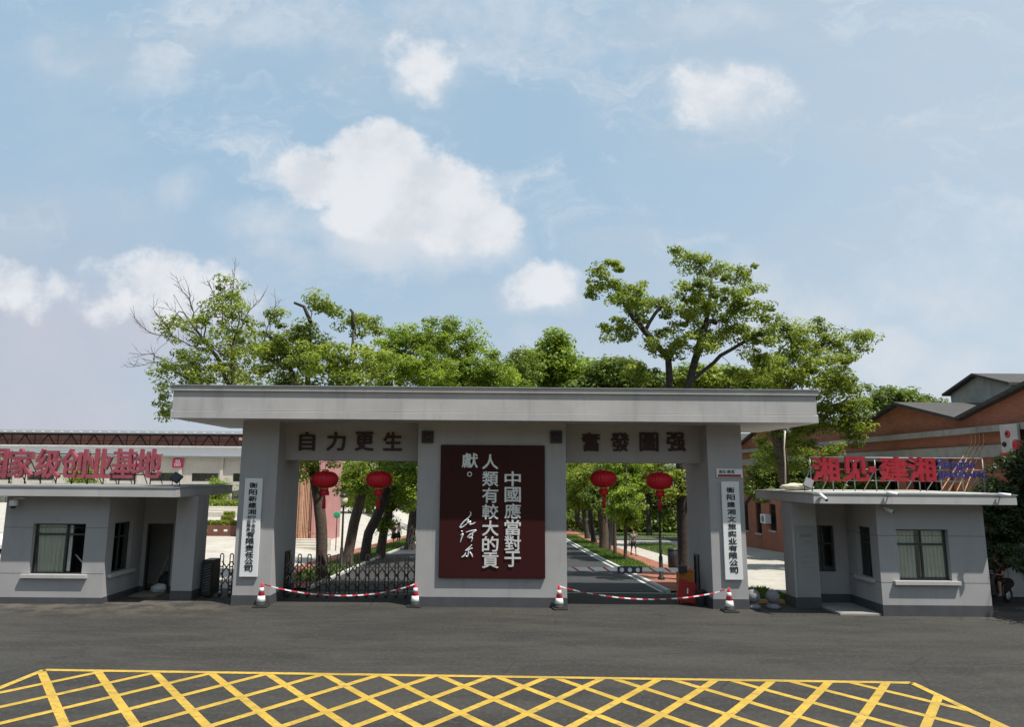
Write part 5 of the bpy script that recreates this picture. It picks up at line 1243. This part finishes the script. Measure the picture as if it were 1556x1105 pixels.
# shaded bush and tree beside the right guardhouse
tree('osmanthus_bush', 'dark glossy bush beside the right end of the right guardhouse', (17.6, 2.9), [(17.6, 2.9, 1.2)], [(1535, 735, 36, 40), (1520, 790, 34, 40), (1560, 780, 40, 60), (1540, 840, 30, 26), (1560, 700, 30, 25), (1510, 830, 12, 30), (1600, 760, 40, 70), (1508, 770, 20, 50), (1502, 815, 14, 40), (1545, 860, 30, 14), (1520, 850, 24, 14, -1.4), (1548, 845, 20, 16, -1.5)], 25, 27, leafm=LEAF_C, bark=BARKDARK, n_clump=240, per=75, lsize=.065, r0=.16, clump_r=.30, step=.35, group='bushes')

tree('camphor_tree', 'shade tree out of view at the right that darkens the scooter corner', (22.0, -2.4), [(21.8, -2.4, 3.0), (20.8, -2.2, 5)],
     [(1720, 420, 75, 70), (1700, 480, 60, 50), (1790, 430, 100, 90), (1900, 500, 120, 90), (1730, 530, 70, 40), (1830, 540, 100, 50)], 20.5, 28, leafm=LEAF_D, n_clump=260, per=45, lsize=.11, r0=.3, clump_r=.5)

for (x, y, w, h, sd, lb) in ((-24, 86, 14, 1.6, 81, 'long dark hedge at the far end of the left plaza'), (17, 62, 9, 1.3, 82, 'long dark hedge beyond the lawn in the right opening'), (12, 84, 12, 2.6, 83, 'tall dark hedge at the far back of the right opening')):
    shrub('hedge', lb, 'hedge', (x, y, gz(x, y)), (w, 1.2, h), 9000, .26, LEAF_D, sd, 'clipped hedges', 8, 90)

# ------------------------------------------------------------------ people
def skinned(name, verts, edges, m, parent, sub=1):
    me = bpy.data.meshes.new(name); me.from_pydata([v[:3] for v in verts], edges, [])
    o = bpy.data.objects.new(name, me); COL.objects.link(o); o.modifiers.new('skin', 'SKIN')
    sv = me.skin_vertices[0].data
    for i, v in enumerate(verts): sv[i].radius = (v[3], v[4] if len(v) > 4 else v[3]); sv[i].use_root = (i == 0)
    if sub: s = o.modifiers.new('sub', 'SUBSURF'); s.levels = sub; s.render_levels = sub
    dg = bpy.context.evaluated_depsgraph_get(); dg.update(); nm = bpy.data.meshes.new_from_object(o.evaluated_get(dg)); nm.name = name
    bpy.data.objects.remove(o); nm.materials.clear(); nm.materials.append(m); nm.polygons.foreach_set('use_smooth', [True] * len(nm.polygons))
    q = bpy.data.objects.new(name, nm); COL.objects.link(q); q.parent = parent; return q
SKIN = mat('skin', (0.42, 0.24, 0.16), 0.55, 0.05); HAIR = mat('black_hair', (0.012, 0.010, 0.009), 0.6, 0.2)
def person(label, loc, rz, height, shirt, trousers, pose='walk', arm=(0, 0), bag=None, short=True, hat=None, skirt=False):
    r = thing('person', label, 'person', loc, None, rz); ORIGIN[r.name] = Vector((0, 0, 0)); r.scale = (height / 1.72,) * 3
    sit = pose == 'sit'
    V = []; E = []
    def add(p, q, rad, rad2=None): V.append((*p, rad, rad2 or rad)); (E.append((q, len(V) - 1)) if q >= 0 else None); return len(V) - 1
    hz = .62 if sit else .95; lean = -.12 if sit else 0
    pel = add((0, 0, hz), -1, .135, .105); sp_ = add((0, lean * .4, hz + .2), pel, .12, .095); chs = add((0, lean, hz + .42), sp_, .15, .105); nk = add((0, lean - .01, hz + .54), chs, .055)
    h0 = add((0, lean - .02, hz + .62), nk, .07, .075); h1 = add((0, lean - .02, hz + .72), h0, .078, .095); add((0, lean - .01, hz + .775), h1, .06, .07); add((0, lean - .115, hz + .675), h0, .014)
    for s in (-1, 1): add((s * .085, lean - .005, hz + .685), h1, .014)
    J = {}
    for s in (-1, 1):
        sh = add((s * .19, lean, hz + .47), chs, .062); a = arm[0] if s < 0 else arm[1]
        fwd = .34 if sit else .12 * s * (1 if pose == 'walk' else 0)
        el = Vector((s * .25, lean - fwd * .6, hz + .2)) if a == 0 else Vector((s * .30, lean - .12, hz + .33)); wr = Vector((s * .26, lean - fwd * 1.3 - .06, hz - .03 if not sit else hz + .22)) if a == 0 else Vector((s * .17, lean - .20, hz + .60))
        e_ = add(el, sh, .043); w_ = add(wr, e_, .028, .024); d = (wr - el).normalized(); pm = add(wr + d * .06, w_, .034, .018)
        for k in range(4):
            off = Vector((0, (k - 1.5) * .019, 0)); ln = (.07, .08, .075, .06)[k]
            f1 = add(wr + d * .105 + off, pm, .009); add(wr + d * (.105 + ln * .6) + off + Vector((-s * .012, -.004, 0)), f1, .008)
        th = add(wr + d * .045 + Vector((-s * .008, -.032, 0)), w_, .0095); add(wr + d * .085 + Vector((-s * .015, -.045, 0)), th, .008)
        st = (.20 * s if pose == 'walk' else 0)
        hp = add((s * .09, 0, hz - .04), pel, .092)
        if sit: kn, an, to = (s * .17, -.42, hz - .05), (s * .16, -.40, .16), (s * .16, -.52, .11)
        else: kn, an, to = (s * .10, -.02 - st * .6, .50), (s * .10, .03 - st * 1.2, .09 + (.05 if st < 0 else 0)), (s * .11, -.10 - st * 1.2, .035)
        k_ = add(kn, hp, .060); a_ = add(an, k_, .040); add(to, a_, .038, .03); J[s] = (hp, k_, a_, sh, e_)
    skinned('person_body', V, E, SKIN, r)
    P_ = lambda i: V[i][:3]
    T = [(*P_(pel), .155, .125), (*P_(sp_), .14, .115), (*P_(chs), .165, .122)]; TE = [(0, 1), (1, 2)]
    for s in (-1, 1):
        k = len(T); sh, el = Vector(P_(J[s][3])), Vector(P_(J[s][4])); T += [(*sh, .076), (*(sh.lerp(el, .75)), .062)]; TE += [(2, k), (k, k + 1)]
    skinned('shirt', T, TE, shirt, r)
    if skirt:
        MB().lathe((0, 0, 0), [(.15, hz + .04), (.17, hz - .1), (.24, .52), (.23, .51)], 20).build('skirt', trousers, r)
    else:
        T = [(0, 0, hz, .15, .12)]; TE = []
        for s in (-1, 1):
            hp, k_, a_ = [Vector(P_(J[s][i])) for i in range(3)]; k = len(T)
            en = a_.lerp(k_, .12) if not short else k_
            T += [(*hp, .105), (*k_.lerp(hp, .12), .076), (*en, .066)]; TE += [(0, k), (k, k + 1), (k + 1, k + 2)]
        skinned('trousers', T, TE, trousers, r)
    for s in (-1, 1):
        a_ = Vector(P_(J[s][2])); MB().cbox((a_.x - .052, a_.y - .21, a_.z - .088), (a_.x + .052, a_.y + .06, a_.z - .01), .025).build('shoe', mat('dark_shoe', (.03, .03, .035), .6), r)
        MB().ball((s * .034, lean - .098, hz + .705), .012, n=8).build('eye', BLACK, r)
    hb = MB(); b0 = MB().ball((0, lean + .006, hz + .735), .108, (.92, 1.02, .92), 20)
    hb.add([(v[0], v[1] + (.035 if v[2] < hz + .74 and v[1] < lean - .03 else 0), max(v[2], hz + .66 if v[1] > lean - .02 else hz + .735)) for v in b0.v], b0.f, True); hb.build('hair', HAIR, r)
    if hat: MB().lathe((0, lean, hz + .78), [(.26, 0), (.27, .01), (.12, .035), (.11, .10), (.03, .12)], 24).build('sun_hat', hat, r)
    if bag: MB().cbox((-.34, -.10, hz - .32), (-.22, .16, hz + .02), .03).tube([(-.27, .10, hz), (-.2, .04, hz + .3), (-.14, -.02, hz + .5)], .012, 6).build('shoulder_bag', bag, r)
    return r
cg = mat('grey_check_shirt', (.17, .18, .19), .85, .3, 20); dk = mat('dark_trousers', (.022, .024, .03), .85); wt = mat('white_shirt', (.55, .54, .52), .85); bk = mat('black_cloth', (.015, .015, .017), .85)
c = onground(963, 846.5); person('person in grey shirt and dark shorts walking on the red pavement with one hand raised', (c.x, c.y, c.z + .07), .15, 1.50, cg, dk, 'walk', (0, 1))
c = onground(597.5, 829.5); person('person in black with a dark shoulder bag, left of the pair on the plaza edge', (c.x, c.y, c.z + .07), 2.8, 1.52, bk, bk, 'walk', (0, 0), bk, True, None, True)
c = onground(604, 829); person('person in white top and black skirt, right of the pair on the plaza edge', (c.x, c.y + .4, c.z + .07), 2.6, 1.50, wt, bk, 'stand', (0, 1), None, True, mat('brown_hat', (.10, .07, .05), .8), True)

# scooter and rider in the shade on the right
sx_, sy_ = 16.75, 1.3
sc_ = thing('motor_scooter', 'dark motor scooter parked in the shade beside the right guardhouse', 'scooter', (sx_, sy_, 0.008), None, R(-62)); ORIGIN[sc_.name] = Vector((0, 0, 0))
SCB = mat('dark_scooter_paint', (.025, .022, .025), .3, .1, coat=.4)
for y in (-.64, .62):
    mb = MB(); t_ = []
    mb.tube([(0, y + .2 * math.cos(a * math.pi / 12), .25 + .2 * math.sin(a * math.pi / 12)) for a in range(25)], .055, 10, caps=False); w_ = mb.build('wheel', RUBBER, sc_)
    k = MB().lathe((0, 0, 0), [(.15, -.03), (.16, 0), (.15, .03)], 18); k.v = [(v[2], y + v[0], .25 + v[1]) for v in k.v]; k.build('rim', SILVER, w_)
MB().prism([(-.50, .32), (-.42, .98), (-.34, 1.0), (-.30, .40), (.05, .30), (.15, .62), (.78, .74), (.86, .58), (.62, .46), (.35, .34), (.05, .22), (-.30, .24)], 'x', -.15, .15).build('body', SCB, sc_, .03)
MB().cbox((-.13, .10, .66), (.13, .80, .78), .05).build('saddle', RUBBER, sc_)
MB().tube([(-.36, -.36, 1.02), (-.2, -.42, 1.06), (0, -.42, 1.04), (.2, -.42, 1.06), (.36, -.36, 1.02)], .017, 8).build('handlebar', DARKMETAL, sc_)
MB().tube([(0, -.44, .98), (0, -.62, .27)], .035, 8).build('fork', SILVER, sc_); MB().ball((0, -.50, .92), .09, (1, .6, 1), 14).build('headlight', SILVER, sc_)
MB().cbox((-.09, -.585, .52), (.09, -.565, .64), .004).build('number_plate', mat('yellow_plate', (.55, .35, .02), .4), sc_)
for s in (-1, 1): MB().tube([(s * .3, -.38, 1.05), (s * .36, -.36, 1.22)], .008, 6).ball((s * .38, -.36, 1.25), .06, (1, .4, .7), 12).build('mirror', SCB, sc_)
person('person in dark red top and dark shorts sitting on the scooter in the shade', (sx_ + .18 * 0 + .22, sy_ + .1, .17), R(-62), 1.70, mat('dark_red_shirt', (.10, .012, .016), .85), dk, 'sit')
